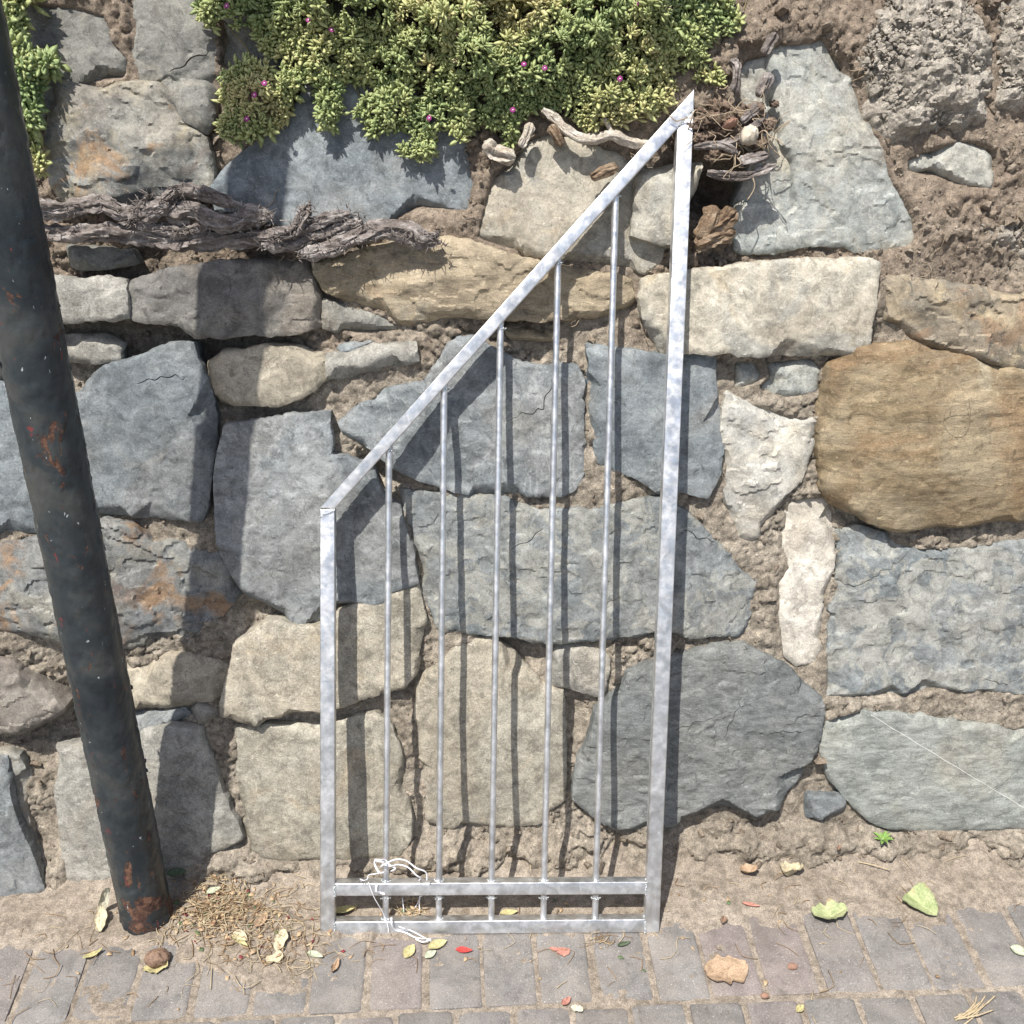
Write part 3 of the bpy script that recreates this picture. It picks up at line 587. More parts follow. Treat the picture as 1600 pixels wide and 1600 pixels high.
def stone_mesh(name, poly, nn, mat, seed, step=.0046, edge=(.004, .004), rough=.002, terrace=.003, planes=4, slope=.06, chips=5, tilt=.02, lumps=0, bulge=0, back=-.10, cracks=(), jag=.0022, grow=.0042):
    r = random.Random(seed)
    O = rough_outline(poly, step, jag if not lumps else .005, seed)
    T = np.roll(O, -1, axis=0)-np.roll(O, 1, axis=0)
    ON = np.stack([T[:, 1], -T[:, 0]], 1); ON /= np.linalg.norm(ON, axis=1)[:, None]+1e-9
    O = O+ON*grow
    lo, hi = O.min(0), O.max(0)
    gx, gy = np.meshgrid(np.arange(lo[0], hi[0], step), np.arange(lo[1], hi[1], step*.9))
    gx = gx + (np.arange(gx.shape[0]) % 2)[:, None]*step*.5
    rng = np.random.default_rng(seed)
    gx = gx.ravel()+rng.uniform(-.2, .2, gx.size)*step; gy = gy.ravel()+rng.uniform(-.2, .2, gy.size)*step
    CL = [jag_line(c, seed+k) for k, c in enumerate(cracks)]
    ex = []; dep = []
    for cl in CL:
        cp = smooth_path(np.column_stack([cl, np.zeros(len(cl))]), .003)[:, :2]
        t = np.gradient(cp, axis=0); t /= np.linalg.norm(t, axis=1)[:, None]+1e-9; nv = np.stack([t[:, 1], -t[:, 0]], 1)
        w = np.sin(np.linspace(.25, math.pi-.1, len(cp)))
        ex += [cp, cp+nv*.0013, cp-nv*.0013]; dep += [w*.0055, w*0, w*0]
    if ex:
        ex = np.vstack(ex); dep = np.concatenate(dep)
        k = inside(ex[:, 0], ex[:, 1], O) & (edge_dist(ex[:, 0], ex[:, 1], O) > .003); ex, dep = ex[k], dep[k]
        far = np.ones(gx.shape, bool)
        for p in ex: far &= (gx-p[0])**2+(gy-p[1])**2 > .0026**2
        gx, gy = gx[far], gy[far]
    ok = inside(gx, gy, O); gx, gy = gx[ok], gy[ok]
    d = edge_dist(gx, gy, O)
    ok = d > step*.5; gx, gy = gx[ok], gy[ok]
    pts = np.vstack([O, np.stack([gx, gy], 1)]+([ex] if len(ex) else []))
    no = len(O)
    v2, _, fs, ov, _, _ = delaunay_2d_cdt([Vector(p) for p in pts], [], [list(range(no))], 1, 1e-7)
    cut = np.zeros(len(v2))
    if len(ex):
        src = len(pts)-len(ex)
        for q, lst in enumerate(ov):
            for o_ in lst:
                if o_ >= src: cut[q] = max(cut[q], dep[o_-src])
    v2 = np.array([(p.x, p.y) for p in v2])
    x, y = v2[:, 0], v2[:, 1]
    d = edge_dist(x, y, O); d[:no] = 0
    cx, cy = (lo+hi)/2; wx, wy = hi-lo; ext = .5*min(wx, wy)
    h = nn + tilt*r.uniform(-1, 1)*(x-cx) + tilt*(r.uniform(-1, 1)-.3)*(y-cy)
    # broad split faces meeting in ridges
    wob = .006*gnoise(x*28, y*28, seed % 97)
    cap = np.zeros(x.shape)
    for k in range(planes):
        a = 2*math.pi*(k+r.uniform(-.3, .3))/max(planes, 1); g = slope*r.uniform(.4, 1.6)
        cap = np.minimum(cap, -g*((x-cx)*math.cos(a)+(y-cy)*math.sin(a)+wob-ext*r.uniform(-.1, .75)))
    for k in range(planes//2):       # and a shallow scallop broken out of the face
        px, py = r.uniform(lo[0], hi[0]), r.uniform(lo[1], hi[1]); a = r.uniform(0, 6.28); rr = ext*r.uniform(.35, .8)
        q = ((x-px)*math.cos(a)+(y-py)*math.sin(a)); dd = np.hypot(x-px, (y-py)*1.3)+wob
        cap = cap - np.clip((rr-dd)/rr, 0, 1)*np.clip(.5+q/rr, 0, 1)*slope*rr*1.1*(dd < rr)
    h = h + np.maximum(cap, -.03)
    # corners and edges knocked off in flat chips
    for k in range(chips):
        b = r.randrange(no); c = O[b]; dirn = -ON[b]; a = r.uniform(-.5, .5)
        dirn = np.array([dirn[0]*math.cos(a)-dirn[1]*math.sin(a), dirn[0]*math.sin(a)+dirn[1]*math.cos(a)])
        reach = r.uniform(.006, .024); sl = r.uniform(.45, 1.1); wd = r.uniform(.02, .06)
        u = (x-c[0])*dirn[0]+(y-c[1])*dirn[1]; v = (x-c[0])*-dirn[1]+(y-c[1])*dirn[0]
        cutp = sl*(u-reach+.5*wob) + np.maximum(0, np.abs(v)-wd)*1.5
        h = np.where((cutp < 0) & (u < reach+.01), h+np.maximum(cutp, -.018), h)
    if terrace:   # slaty cleavage: low flat steps with crisp edges
        q = fbm(x+.15*y+.010*gnoise(x*55, y*55, 31), y*1.5, .15, 4, seed+3, .5)*1.5
        w = q-np.floor(q); h = h + terrace*(np.floor(q)+sstep(.90, 1.0, w))
    h = h + rough*(fbm(x, y, .12, 2, seed+9, .5)*.7+.30*fbm(x+.3*y, y*1.6, .018, 4, seed+11, .6))
    h = h - cut
    if lumps:
        f1, f2, ci = worley(x+.004*gnoise(x*90, y*90), y, .022, seed)
        g1, _, _ = worley(x, y, .010, seed+5)
        h = h + lumps*((1-f1)*.9*(_rnd[ci, 0]*.8+.3)) + lumps*.4*(1-g1) + .012*fbm(x, y, .07, 3, seed)
    if bulge: h = h + bulge*(1-np.exp(-d/(.3*min(wx, wy))))
    ew = np.maximum(edge[1]*(1+.9*fbm(x, y, .05, 2, seed+40)), .002)
    h = h - edge[0]*(1+.6*fbm(x, y, .06, 2, seed+41))*np.exp(-d/ew)
    V = wall_pt(x, y, h)
    F = [tuple(f) for f in fs]
    ids = list(range(no))
    base = len(V); rows = []
    for (dp, gr) in ((.012, .0015), (.035, -.001), (None, -.006)):
        jj = fbm(O[:, 0]*1.0, O[:, 1]+(dp or .3), .02, 2, seed+50)*.0025
        q = O + ON*(gr+jj)[:, None]
        hh = (h[:no]-dp) if dp else np.minimum(np.full(no, back), h[:no]-.045)
        V = np.vstack([V, wall_pt(q[:, 0], q[:, 1], hh)])
        rows.append(list(range(base, base+no))); base += no
    prev = ids
    for rw in rows:
        for i in range(no):
            j = (i+1) % no
            F.append((prev[i], rw[i], rw[j], prev[j]))
        prev = rw
    return mesh_from(name, V, F, mat, True, None, 30)

# ------------------------------------------------------------ SETTING: ground, dust, paving
def mortar_raw(x, s):
    h = .003 + .008*fbm(x, s, .10, 3, 61)
    for cx, cs, rr, dn in RELIEF:
        dn = dn*1.9-.004 if dn < 0 else dn*.8
        h = h + dn*np.exp(-((x-cx)**2+(s-cs)**2)/(rr*rr))
    warp = .006*gnoise(x*60, s*60, 5)
    f1, f2, ci = worley(x+warp, s-warp, .030, 3)
    g1, g2, cj = worley(x+warp, s+warp, .0125, 4)
    am = np.clip(.42+.9*fbm(x, s, .2, 2, 71), .12, 1.0)
    k1, k2, _ = worley(x-warp*.5, s, .0062, 8)
    h = h + am*(.011*(_rnd[ci, 0]-.35)*sstep(.0, .14, f2-f1)+.008*(.7-f1) + .006*(_rnd[cj, 1]-.4)*sstep(0, .2, g2-g1) + .0085*(.7-g1)*(.3+1.2*_rnd[cj, 0]) + .0022*(.6-k1)) - .008*am*(1-sstep(0, .12, f2-f1)) - .003*am*(1-sstep(0, .14, g2-g1))
    h = h + .004*fbm(x, s, .02, 3, 81)
    hs = s+.02*fbm(x, s*0, .12, 3, 91)                 # the foot: a lumpy roll of mortar
    roll = np.exp(-(np.maximum(hs-.028, 0)/.035)**2)
    h = h + roll*np.clip(.036+.03*fbm(x, s, .09, 3, 95), 0, .1)
    return h

ground = tag(link('ground', mesh_from('ground', [(-40, -40, -.07), (40, -40, -.07), (40, WALL_Y+.2, -.07), (-40, WALL_Y+.2, -.07)], [(0, 1, 2, 3)], ROAD)), kind='structure')

gx = np.concatenate([np.arange(-2.6, -1.05, .02), np.arange(-1.05, 1.45, .0055), np.arange(1.45, 2.62, .02)])
gy = np.concatenate([np.arange(.5, 1.25, .02), np.arange(1.25, WALL_Y+.10, .0055)])
X, Y = np.meshgrid(gx, gy)
cover = sstep(1.515, 1.56, Y+.028*fbm(X, Y, .10, 4, 11))                 # dust spread back to the wall
blob = lambda cx, cy, rx, ry: np.exp(-(((X-cx)/rx)**2+((Y-cy)/ry)**2))
pile = blob(-.40, 1.53, .15, .055)+.8*blob(-.33, 1.47, .10, .06)+.45*blob(.05, 1.60, .25, .05)+.5*blob(.44, 1.52, .07, .03)
pile = sstep(.25, .62, pile+.25*fbm(X, Y, .06, 4, 17))
hz = -.0034 + cover*.0085 + pile*.0085 + .004*np.maximum(0, fbm(X, Y, .3, 3, 14))*cover + .0016*fbm(X, Y, .045, 4, 12) + .0012*fbm(X, Y, .012, 2, 13)
hz = hz + .0022*sstep(.1, .5, fbm(X, Y, .09, 5, 41))*sstep(1.3, 1.4, Y) + .035*sstep(WALL_Y-.075, WALL_Y+.03, Y+.02*fbm(X, Y*0, .12, 3, 91)) - .001*sstep(1.3, .9, Y)
r_, c_ = X.shape
idx = np.arange(r_*c_).reshape(r_, c_)
Q = np.stack([idx[:-1, :-1], idx[:-1, 1:], idx[1:, 1:], idx[1:, :-1]], -1).reshape(-1, 4)
tag(link('sandy_ground', mesh_from('sandy_ground', np.stack([X, Y, hz], -1), Q, SAND)), kind='structure')
def dust_z(x, y):
    i = np.clip(np.searchsorted(gy, y), 0, r_-1); j = np.clip(np.searchsorted(gx, x), 0, c_-1)
    return max(float(hz[i, j]), .0005)

paving = tag(link('pavement', None), kind='structure')
def paver_mesh(k, w=.0965, l=.197, t=.05):
    r = random.Random(k)
    def ring(dx, z): return [(sx*(w/2-dx)+r.uniform(-.0008, .0008), sy*(l/2-dx)+r.uniform(-.0008, .0008), z) for sx, sy in ((-1, -1), (1, -1), (1, 1), (-1, 1))]
    # corners rounded by a second vertex
    def loop(dx, z, c):
        hw, hl = w/2-dx, l/2-dx
        return [(-hw+c, -hl, z), (hw-c, -hl, z), (hw, -hl+c, z), (hw, hl-c, z), (hw-c, hl, z), (-hw+c, hl, z), (-hw, hl-c, z), (-hw, -hl+c, z)]
    V = []
    for dx, z, c in ((0, -t, .003), (0, -.004, .004), (.0014, -.0014, .006), (.0045, 0, .010)):
        V += [(x+r.uniform(-.0014, .0014), y+r.uniform(-.0014, .0014), zz+(r.uniform(-.0004, .0004) if zz > -.01 else 0)) for x, y, zz in loop(dx, z, c)]
    F = []
    for i in range(3):
        for j in range(8):
            a = i*8+j; b = i*8+(j+1) % 8
            F.append((a, b, b+8, a+8))
    F.append(tuple(range(24, 32)))
    return mesh_from('paver', V, F, PAVER, True, None, 40)
pm = [paver_mesh(k) for k in range(5)]
rp = random.Random(5)
for row, (yc, off) in enumerate(((1.462, .0), (1.2555, .548), (1.049, .1), (.842, .6))):
    for k in range(-17, 17):
        x = -.795+.10715*(k+off+.5)+.64
        if row == 0: x = -.795+.10715*(k+.5)+6*.10715+.003*math.sin(k*1.7)
        o = link('paver', pm[rp.randrange(5)], paving, (x, yc+rp.uniform(-.003, .003), rp.uniform(-.0016, .0014)),
                 (rp.uniform(-.008, .008), rp.uniform(-.009, .009), rp.uniform(-.012, .012) + (math.pi if rp.random() < .5 else 0)))

# ------------------------------------------------------------ the stone wall
wall = tag(link('stone_wall', None, None, (0, 0, 0)), 'leaning retaining wall of irregular grey, blue and tan stones set in crumbling mortar', 'wall')
gx2 = np.concatenate([np.arange(-2.6, -1.04, .02), np.arange(-1.04, 1.36, .0045), np.arange(1.36, 2.62, .02)])
gs = np.concatenate([np.arange(-.07, 1.82, .0045), np.arange(1.83, 2.15, .015)])
X2, S2 = np.meshgrid(gx2, gs)
HM = mortar_raw(X2, S2)
# no mortar in front of the stone faces: press it back where a stone lies
for kind, nn, pl in STONES:
    P = np.array(pl)/1000.; lo, hi = P.min(0)-.01, P.max(0)+.01
    i0, i1 = np.searchsorted(gs, [lo[1], hi[1]]); j0, j1 = np.searchsorted(gx2, [lo[0], hi[0]])
    sx, ss = X2[i0:i1, j0:j1], S2[i0:i1, j0:j1]
    if sx.size == 0: continue
    ins = inside(sx, ss, P)
    d = edge_dist(sx, ss, P)
    cap = np.where(ins, nn-.014-np.minimum(d, .025)*1.5, nn-.006+d*.45)
    HM[i0:i1, j0:j1] = np.minimum(HM[i0:i1, j0:j1], cap)
r2, c2 = X2.shape
idx = np.arange(r2*c2).reshape(r2, c2)
Q = np.stack([idx[:-1, :-1], idx[:-1, 1:], idx[1:, 1:], idx[1:, :-1]], -1).reshape(-1, 4)
link('mortar', mesh_from('mortar', wall_pt(X2, S2, HM), Q, MORTAR), wall)
def mortar_h(x, s):
    i = np.clip(np.searchsorted(gs, s), 0, r2-1); j = np.clip(np.searchsorted(gx2, x), 0, c2-1)
    return HM[i, j]

STYLE = {
 'slate': dict(edge=(.003, .003), rough=.0012, terrace=.0016, slope=.05), 'slatevein': dict(edge=(.003, .003), rough=.0014, terrace=.0022, slope=.06),
 'slatedark': dict(edge=(.004, .004), rough=.002, terrace=.003, slope=.09, chips=8), 'slatepale': dict(edge=(.006, .007), rough=.0018, terrace=.0016, slope=.05),
 'slatepatch': dict(edge=(.004, .004), rough=.002, terrace=.003, slope=.07, chips=8), 'grey': dict(edge=(.004, .004), rough=.0016, terrace=.0024, slope=.08),
 'pale': dict(edge=(.005, .005), rough=.0018, terrace=.003, slope=.08, chips=8), 'rusty': dict(edge=(.005, .005), rough=.004, terrace=.004, planes=6, slope=.28, chips=10, tilt=.05),
 'rustgrey': dict(edge=(.005, .005), rough=.0035, terrace=.005, planes=5, slope=.16, chips=12),
 'rustdark': dict(edge=(.006, .006), rough=.004, terrace=.005, planes=6, slope=.3, chips=10), 'buffpale': dict(edge=(.004, .004), rough=.0016, terrace=.0014, tilt=.03, slope=.06, chips=7),
 'buff': dict(edge=(.005, .005), rough=.0016, terrace=.0012, slope=.05, chips=7), 'buffgrey': dict(edge=(.005, .005), rough=.0018, terrace=.0016, slope=.07, chips=6),
 'tan': dict(edge=(.007, .008), rough=.002, terrace=.0016, slope=.10), 'brown': dict(edge=(.005, .005), rough=.003, terrace=.004, planes=6, slope=.22, chips=9),
 'brownbig': dict(edge=(.008, .008), rough=.0022, terrace=.0022, bulge=.010, slope=.10, chips=9), 'dark': dict(edge=(.004, .004), rough=.0018, terrace=.003, planes=7, slope=.24, chips=8, tilt=.08),
 'darkbrown': dict(edge=(.005, .005), rough=.003, terrace=.004, planes=6, slope=.4, chips=6), 'white': dict(edge=(.005, .005), rough=.0022, terrace=.004, slope=.12, chips=8), 'whitest': dict(edge=(.004, .004), rough=.002, terrace=.002, slope=.05),
}
for i, (kind, nn, pl) in enumerate(STONES):
    P = [(a/1000., b/1000.) for a, b in pl]
    so_ = link('stone', stone_mesh('stone', P, nn, STONE_MATS[kind], 100+i*7, cracks=[np.array(c)/1000. for c in CRACKS.get(i, [])], **STYLE[kind]), wall)
for i, (nn, pl) in enumerate(LUMPS):
    P = [(a/1000., b/1000.) for a, b in pl]
    link('mortar_lump', stone_mesh('mortar_lump', P, nn*.35, CONCRETE, 900+i, edge=(.035, .03), rough=.01, terrace=0, planes=0, chips=0, lumps=.016, bulge=nn*.7, tilt=.05), wall)
H = Heap(); rng = np.random.default_rng(45)
for nn, pl in LUMPS:
    P = np.array(pl)/1000.; lo, hi = P.min(0), P.max(0); span = min(hi-lo)
    n_ = int(9000*(hi-lo)[0]*(hi-lo)[1]/.04)
    xs, ss = rng.uniform(lo[0], hi[0], n_), rng.uniform(lo[1], hi[1], n_)
    ok = inside(xs, ss, P); xs, ss = xs[ok], ss[ok]; d = edge_dist(xs, ss, P)
    ok = (d > .008) & (rng.random(len(xs)) < np.clip(.35+.5*fbm(xs, ss, .05, 3, 2), .04, .8)*.4); xs, ss, d = xs[ok], ss[ok], d[ok]
    for x, q, dd in zip(xs, ss, d):
        rr = min(.0026*math.exp(rng.normal(0, .55)), .009)
        hh = nn*.35+nn*.7*(1-math.exp(-dd/(.3*span)))-.035*math.exp(-dd/.03)+.010
        V = (ICO_V*(rr*(1+.3*rng.standard_normal((12, 1))))*rng.uniform(.6, 1.3, 3))@np.array(Matrix.Rotation(rng.uniform(0, 6.28), 3, Vector(rng.standard_normal(3))))
        H.add(V+wall_pt(x, q, hh), ICO_F)
tag(link('gravel_crumbs', H.mesh('gravel_crumbs', CONCRETE, False), wall), kind='stuff')
from mathutils.bvhtree import BVHTree
for i, line in VEINS:
    so_ = [o for o in wall.children if o.name.split('.')[0] == 'stone'][i]
    bv = BVHTree.FromPolygons([v.co for v in so_.data.vertices], [tuple(p.vertices) for p in so_.data.polygons])
    pts = []
    for k in np.linspace(0, 1, 90):
        a = np.array(line[0])*(1-k)/1000.+np.array(line[1])*k/1000.
        hit = bv.ray_cast(Vector(wall_pt(a[0], a[1]+.0006*math.sin(k*40), .2)), Vector(-WN))[0]
        if hit: pts.append(np.array(hit)+WN*.0001)
    V, F = tube(np.array(pts), .0009, 5)
    link('quartz_vein', mesh_from('quartz_vein', V, F, plain('white_quartz', (.5, .5, .47), .7)), so_)
# the wall goes on to either side
rw = random.Random(3)
kinds = ['slate', 'buff', 'grey', 'slatevein', 'buffgrey', 'slatepatch', 'tan', 'brown']
def side_block(xa, xb):
    s = .03; kk = 0
    while s < 1.95:
        hh = rw.uniform(.17, .34); x0 = xa(s+hh/2); x1 = xb
        lo_, hi_ = min(x0, x1), max(x0, x1); x = lo_
        while x < hi_-.06:
            w = min(rw.uniform(.2, .5), hi_-x)
            if hi_-x-w < .08: w = hi_-x
            j = lambda: rw.uniform(-.034, .034)
            P = [(x+.012, s+.012+abs(j())), (x+w/2+j(), s+.006), (x+w-.012, s+.012+abs(j())), (x+w-.008, s+hh/2+j()), (x+w-.02+j()*.5, s+hh-.012), (x+w/2+j(), s+hh-.008), (x+.02+j()*.5, s+hh-.012-abs(j())), (x+.008, s+hh/2+j())]
            k = kinds[rw.randrange(8)]
            st = dict(STYLE[k]); st['step'] = .013
            link('stone', stone_mesh('stone', P, .03+rw.uniform(-.01, .02), STONE_MATS[k], 2000+int(x*977+s*313) % 5000, **st), wall)
            x += w
        s += hh
side_block(lambda s: -1.01+.11*s, -2.5)
side_block(lambda s: 1.33-.115*s, 2.5)

# crumbs of mortar and soil lying in the joints
rng = np.random.default_rng(21)
heap = Heap()
cnt = 0
stone_polys = [(np.array(pl)/1000.) for _, _, pl in STONES]
cxs = rng.uniform(-.98, 1.32, 26000); css = rng.uniform(0, 1.78, 26000)
dens = .25+.9*sstep(1.15, 1.6, css)*sstep(.3, .9, cxs)+.5*np.exp(-((css-1.25)/.1)**2)+.35*np.exp(-(css/.08)**2)
keep = rng.random(26000) < dens*.95
for P in stone_polys:
    keep &= ~inside(cxs, css, P)
cxs, css = cxs[keep], css[keep]
ch = mortar_h(cxs, css)
for x, s, h in zip(cxs, css, ch):
    rr = .0021*math.exp(rng.normal(0, .65))
    if s > 1.1 and rng.random() < .1: rr *= 2
    rr = min(rr, .011)
    V = ICO_V*(rr*(1+.35*rng.standard_normal((12, 1))))*rng.uniform(.6, 1.3, 3)
    R3 = Matrix.Rotation(rng.uniform(0, 6.28), 3, Vector(rng.standard_normal(3)))
    V = V@np.array(R3)
    heap.add(V+wall_pt(x, s, h+rr*.3), ICO_F)
tag(link('soil_crumbs', heap.mesh('soil_crumbs', CLOD, False), wall), kind='stuff')

def foot_z(x, y):
    # top of the mortar roll at the wall foot over a ground point (0 where there is none)
    q = wall_pt(np.full(40, x), gs[:40], mortar_h(np.full(40, x), gs[:40]))
    k = q[:, 1] <= y
    return float(q[k, 2].max()) if k.any() else 0.
# bank of soil above the wall
bx = np.linspace(-3.2, 3.2, 60); by = np.linspace(0, 4, 40)
BX, BY = np.meshgrid(bx, by)
top = wall_pt(0., 2.13, -.01)
BZ = top[2]+.25*BY+.05*fbm(BX, BY, .6, 4, 3)*sstep(0, .2, BY)-.01
idx = np.arange(BX.size).reshape(BX.shape)
Q = np.stack([idx[:-1, :-1], idx[:-1, 1:], idx[1:, 1:], idx[1:, :-1]], -1).reshape(-1, 4)
tag(link('soil_bank', mesh_from('soil_bank', np.stack([BX, top[1]-.01+BY, BZ], -1), Q, SOIL)), kind='structure')

# ------------------------------------------------------------ galvanised gate leaf
gate = tag(link('gate', None, None, GATE_ORIGIN, (0, 0, GATE_TURN)), 'unpainted galvanised steel gate leaf with sloping top and five bars leaning against the stone wall', 'gate')
gl = math.sin(GATE_LEAN), math.cos(GATE_LEAN)
def gate_pt(a, b, o):
    """a along the foot, b up the leaf, o out of its front"""
    return np.array([a, b*gl[0]-o*gl[1], b*gl[1]+o*gl[0]])
TUBE = .0265
def prism(poly, o0, o1, bev=.0026):
    P = np.array(poly)
    ar = .5*np.sum(P[:, 0]*np.roll(P[:, 1], -1)-np.roll(P[:, 0], -1)*P[:, 1])
    if ar < 0: P = P[::-1]
    nP = len(P)
    def inset(d):
        out = []
        for i in range(nP):
            a, b, c = P[i-1], P[i], P[(i+1) % nP]
            u = (b-a)/np.linalg.norm(b-a); v = (c-b)/np.linalg.norm(c-b)
            n1 = np.array([-u[1], u[0]]); n2 = np.array([-v[1], v[0]])
            m = n1+n2; m /= max(.25, (m@n1)) if abs(m@n1) > 1e-6 else 1
            out.append(b+m*d)
        return out
    V = []
    K = [(1-math.cos(k*math.pi/8), 1-math.sin(k*math.pi/8)) for k in range(4, -1, -1)]     # quarter round, front face inwards
    prof = [(bev*a, o0-bev*b) for a, b in K]+[(bev*a, o1+bev*b) for a, b in reversed(K)]
    for d, o in prof:
        V += [gate_pt(p[0], p[1], o) for p in inset(d)]
    F = [tuple(range(nP))]
    for i in range(len(prof)-1):
        for j in range(nP):
            a = i*nP+j; b = i*nP+(j+1) % nP
            F.append((a, a+nP, b+nP, b))
    F.append(tuple(reversed(range((len(prof)-1)*nP, len(prof)*nP))))
    return V, F
for nm, polys in GATE.items():
    for pl in polys:
        V, F = prism(pl, 0 if nm != 'cross_rail' else -.0006, -TUBE)
        link(nm, mesh_from(nm, V, F, GALV, True, None, 32), gate)
def weld(points, rad, seed):
    r = np.random.default_rng(seed); H = Heap()
    for p in points:
        for _ in range(3):
            V = ICO_V*(rad*r.uniform(.6, 1.3, 3)); V = V@np.array(Matrix.Rotation(r.uniform(0, 6), 3, Vector(r.standard_normal(3))))
            H.add(V+p+r.normal(0, rad*.5, 3), ICO_F)
    return H.mesh('weld', WELD, True)
wk = 0
for (t, b, c, d) in BARS:
    t, b, c, d = map(np.array, (t, b, c, d))
    for p, q in ((t+(t-b)*.012, b-(t-b)*.003), (c+(t-b)*.004, d-(t-b)*.004)):
        path = np.array([gate_pt(*(p+(q-p)*k), -.0133) for k in np.linspace(0, 1, 24)])
        V, F = tube(path, .0062, 14, lambda th, i: 1+.02*np.sin(th*2+i))
        link('bar', mesh_from('bar', V, F, GALV, True, None, 40), gate)
    for p in (t, b, c, d):
        pts = [gate_pt(p[0]+dx, p[1]+(.002 if p is b or p is d else -.002), -.0133+dz) for dx, dz in ((-.008, 0), (.008, 0), (0, .007), (-.005, .005), (.005, .005), (0, -.007))]
        link('weld', weld(pts, .0017, wk), gate); wk += 1
for pl in GATE['cross_rail']:
    for a_, b_ in ((0, 3), (1, 2)):
        A_, B_ = np.array(pl[a_]), np.array(pl[b_])
        link('weld', weld([gate_pt(*(A_+(B_-A_)*k), .0003) for k in np.linspace(.05, .95, 8)]+[gate_pt(A_[0], A_[1]+.001, -.012)], .0014, wk), gate); wk += 1
A_, B_ = np.array(GATE['upright'][0][0]), np.array(GATE['upright'][0][1])
link('weld', weld([gate_pt(*(A_+(B_-A_)*k+np.array([0, -.014+.012*k])), .0003) for k in np.linspace(.05, .95, 14)], .0014, wk), gate); wk += 1
A_, B_ = np.array(GATE['upright'][1][0]), np.array(GATE['upright'][1][1])
link('weld', weld([gate_pt(*(A_+(B_-A_)*k), .0001) for k in np.linspace(.05, .95, 14)], .0012, wk), gate)

wire = tag(link('plastic_twine', None, None, GATE_ORIGIN, (0, 0, GATE_TURN)), 'tangle of thin white plastic twine tied round the foot of the first bar', 'twine')
for rad, o, pl in WIRES:
    path = smooth_path([gate_pt(a, b, o+.006*math.sin(i*1.9)) for i, (a, b) in enumerate(pl)], .003)
    V, F = tube(path, rad*.95, 6, lambda th, i: 1+.45*np.abs(np.cos(th+.2*i)))
    link('strand', mesh_from('strand', V, F, WHITEP), wire)

# ------------------------------------------------------------ painted pole
pb = np.array(POLE_BASE); ptp = np.array(POLE_TOP); ax = ptp-pb; ax_n = ax/np.linalg.norm(ax)
pole = tag(link('pole', None, None, tuple(pb), Vector(ax_n).to_track_quat('Z', 'Y').to_euler()), 'dark blue-black steel pole with blistered paint and rust, standing at the foot of the wall', 'pole')
L = 3.0; RP = .0485
nz, na = 520, 96
Z, TH = np.meshgrid(np.linspace(-.05, L, nz), np.linspace(0, 2*math.pi, na, endpoint=False), indexing='ij')
u_ = TH*RP
wrapn = lambda sz, o, sd: .5*(1+np.cos(TH))*fbm(u_, Z, sz, o, sd)+.5*(1-np.cos(TH))*fbm((TH+math.pi) % (2*math.pi)*RP, Z, sz, o, sd+50)
RR = RP+.0002*wrapn(.1, 2, 5)+.0010*sstep(.12, .17, wrapn(.05, 5, 9))-.0012*sstep(.30, .34, wrapn(.035, 5, 14))+.0005*wrapn(.01, 3, 23)+.003*np.exp(-np.maximum(Z, 0)/.03)*(.5+wrapn(.02, 2, 6))
V = np.stack([RR*np.cos(TH), RR*np.sin(TH), Z], -1).reshape(-1, 3)
idx = np.arange(nz*na).reshape(nz, na)
Q = np.stack([idx[:-1], np.roll(idx, -1, 1)[:-1], np.roll(idx, -1, 1)[1:], idx[1:]], -1).reshape(-1, 4)
F = [tuple(q) for q in Q.tolist()]+[tuple(idx[-1].tolist())]
link('shaft', mesh_from('shaft', V, F, PAINT, True), pole)
rng = np.random.default_rng(8); H = Heap()
for k in range(420):
    th = rng.uniform(math.pi, 2*math.pi); z = rng.uniform(.05, 1.7); sz = .0019*math.exp(rng.normal(0, .6)); sz = min(sz, .007) if k > 40 else rng.uniform(.005, .008)
    pn = np.array([math.cos(th), math.sin(th), 0]); tn = np.array([-math.sin(th), math.cos(th), 0]); up = np.array([0, 0, 1.])
    c0 = pn*(RP+.0012)+up*z; lift = sz*rng.uniform(.05, .5)
    a = rng.uniform(0, 6.28); t1 = tn*math.cos(a)+up*math.sin(a); t2 = -tn*math.sin(a)+up*math.cos(a)
    w = sz*rng.uniform(.3, .8)
    V = [c0-t1*sz-t2*w, c0-t1*sz*.8+t2*w, c0+t2*w*1.2+pn*lift*.3, c0-t2*w*1.1+pn*lift*.4, c0+t1*sz+t2*w*.5+pn*lift, c0+t1*sz*1.1-t2*w*.7+pn*lift]
    V = V+[v-pn*.0006 for v in V]
    H.add(V, [(0, 3, 2, 1), (3, 5, 4, 2), (6, 7, 8, 9), (9, 8, 10, 11), (0, 1, 7, 6), (1, 2, 8, 7), (2, 4, 10, 8), (4, 5, 11, 10), (5, 3, 9, 11), (3, 0, 6, 9)], int(rng.random() < .38))
tag(link('paint_flakes', H.mesh('paint_flakes', [FLAKE, FLAKEW], False), pole), kind='stuff')

# ------------------------------------------------------------ succulents hanging over the wall
# one fleshy leaf: four-sided, pointed, along +Z, length 1
LV = [(0, 0, 0)]
for z, w in ((.18, .11), (.48, .21), (.76, .14)):
    LV += [(w, 0, z), (0, w*.72, z+.0), (-w, 0, z), (0, -w*.6, z)]
LV.append((0, 0, 1)); LV = np.array(LV)
LF = [(0, 2, 1), (0, 3, 2), (0, 4, 3), (0, 1, 4)]
for i in (1, 5):
    for j in range(4): LF += [(i+j, i+(j+1) % 4, i+4+(j+1) % 4), (i+j, i+4+(j+1) % 4, i+4+j)]
LF += [(9+j, 9+(j+1) % 4, 13) for j in range(4)]
LF = np.array(LF)

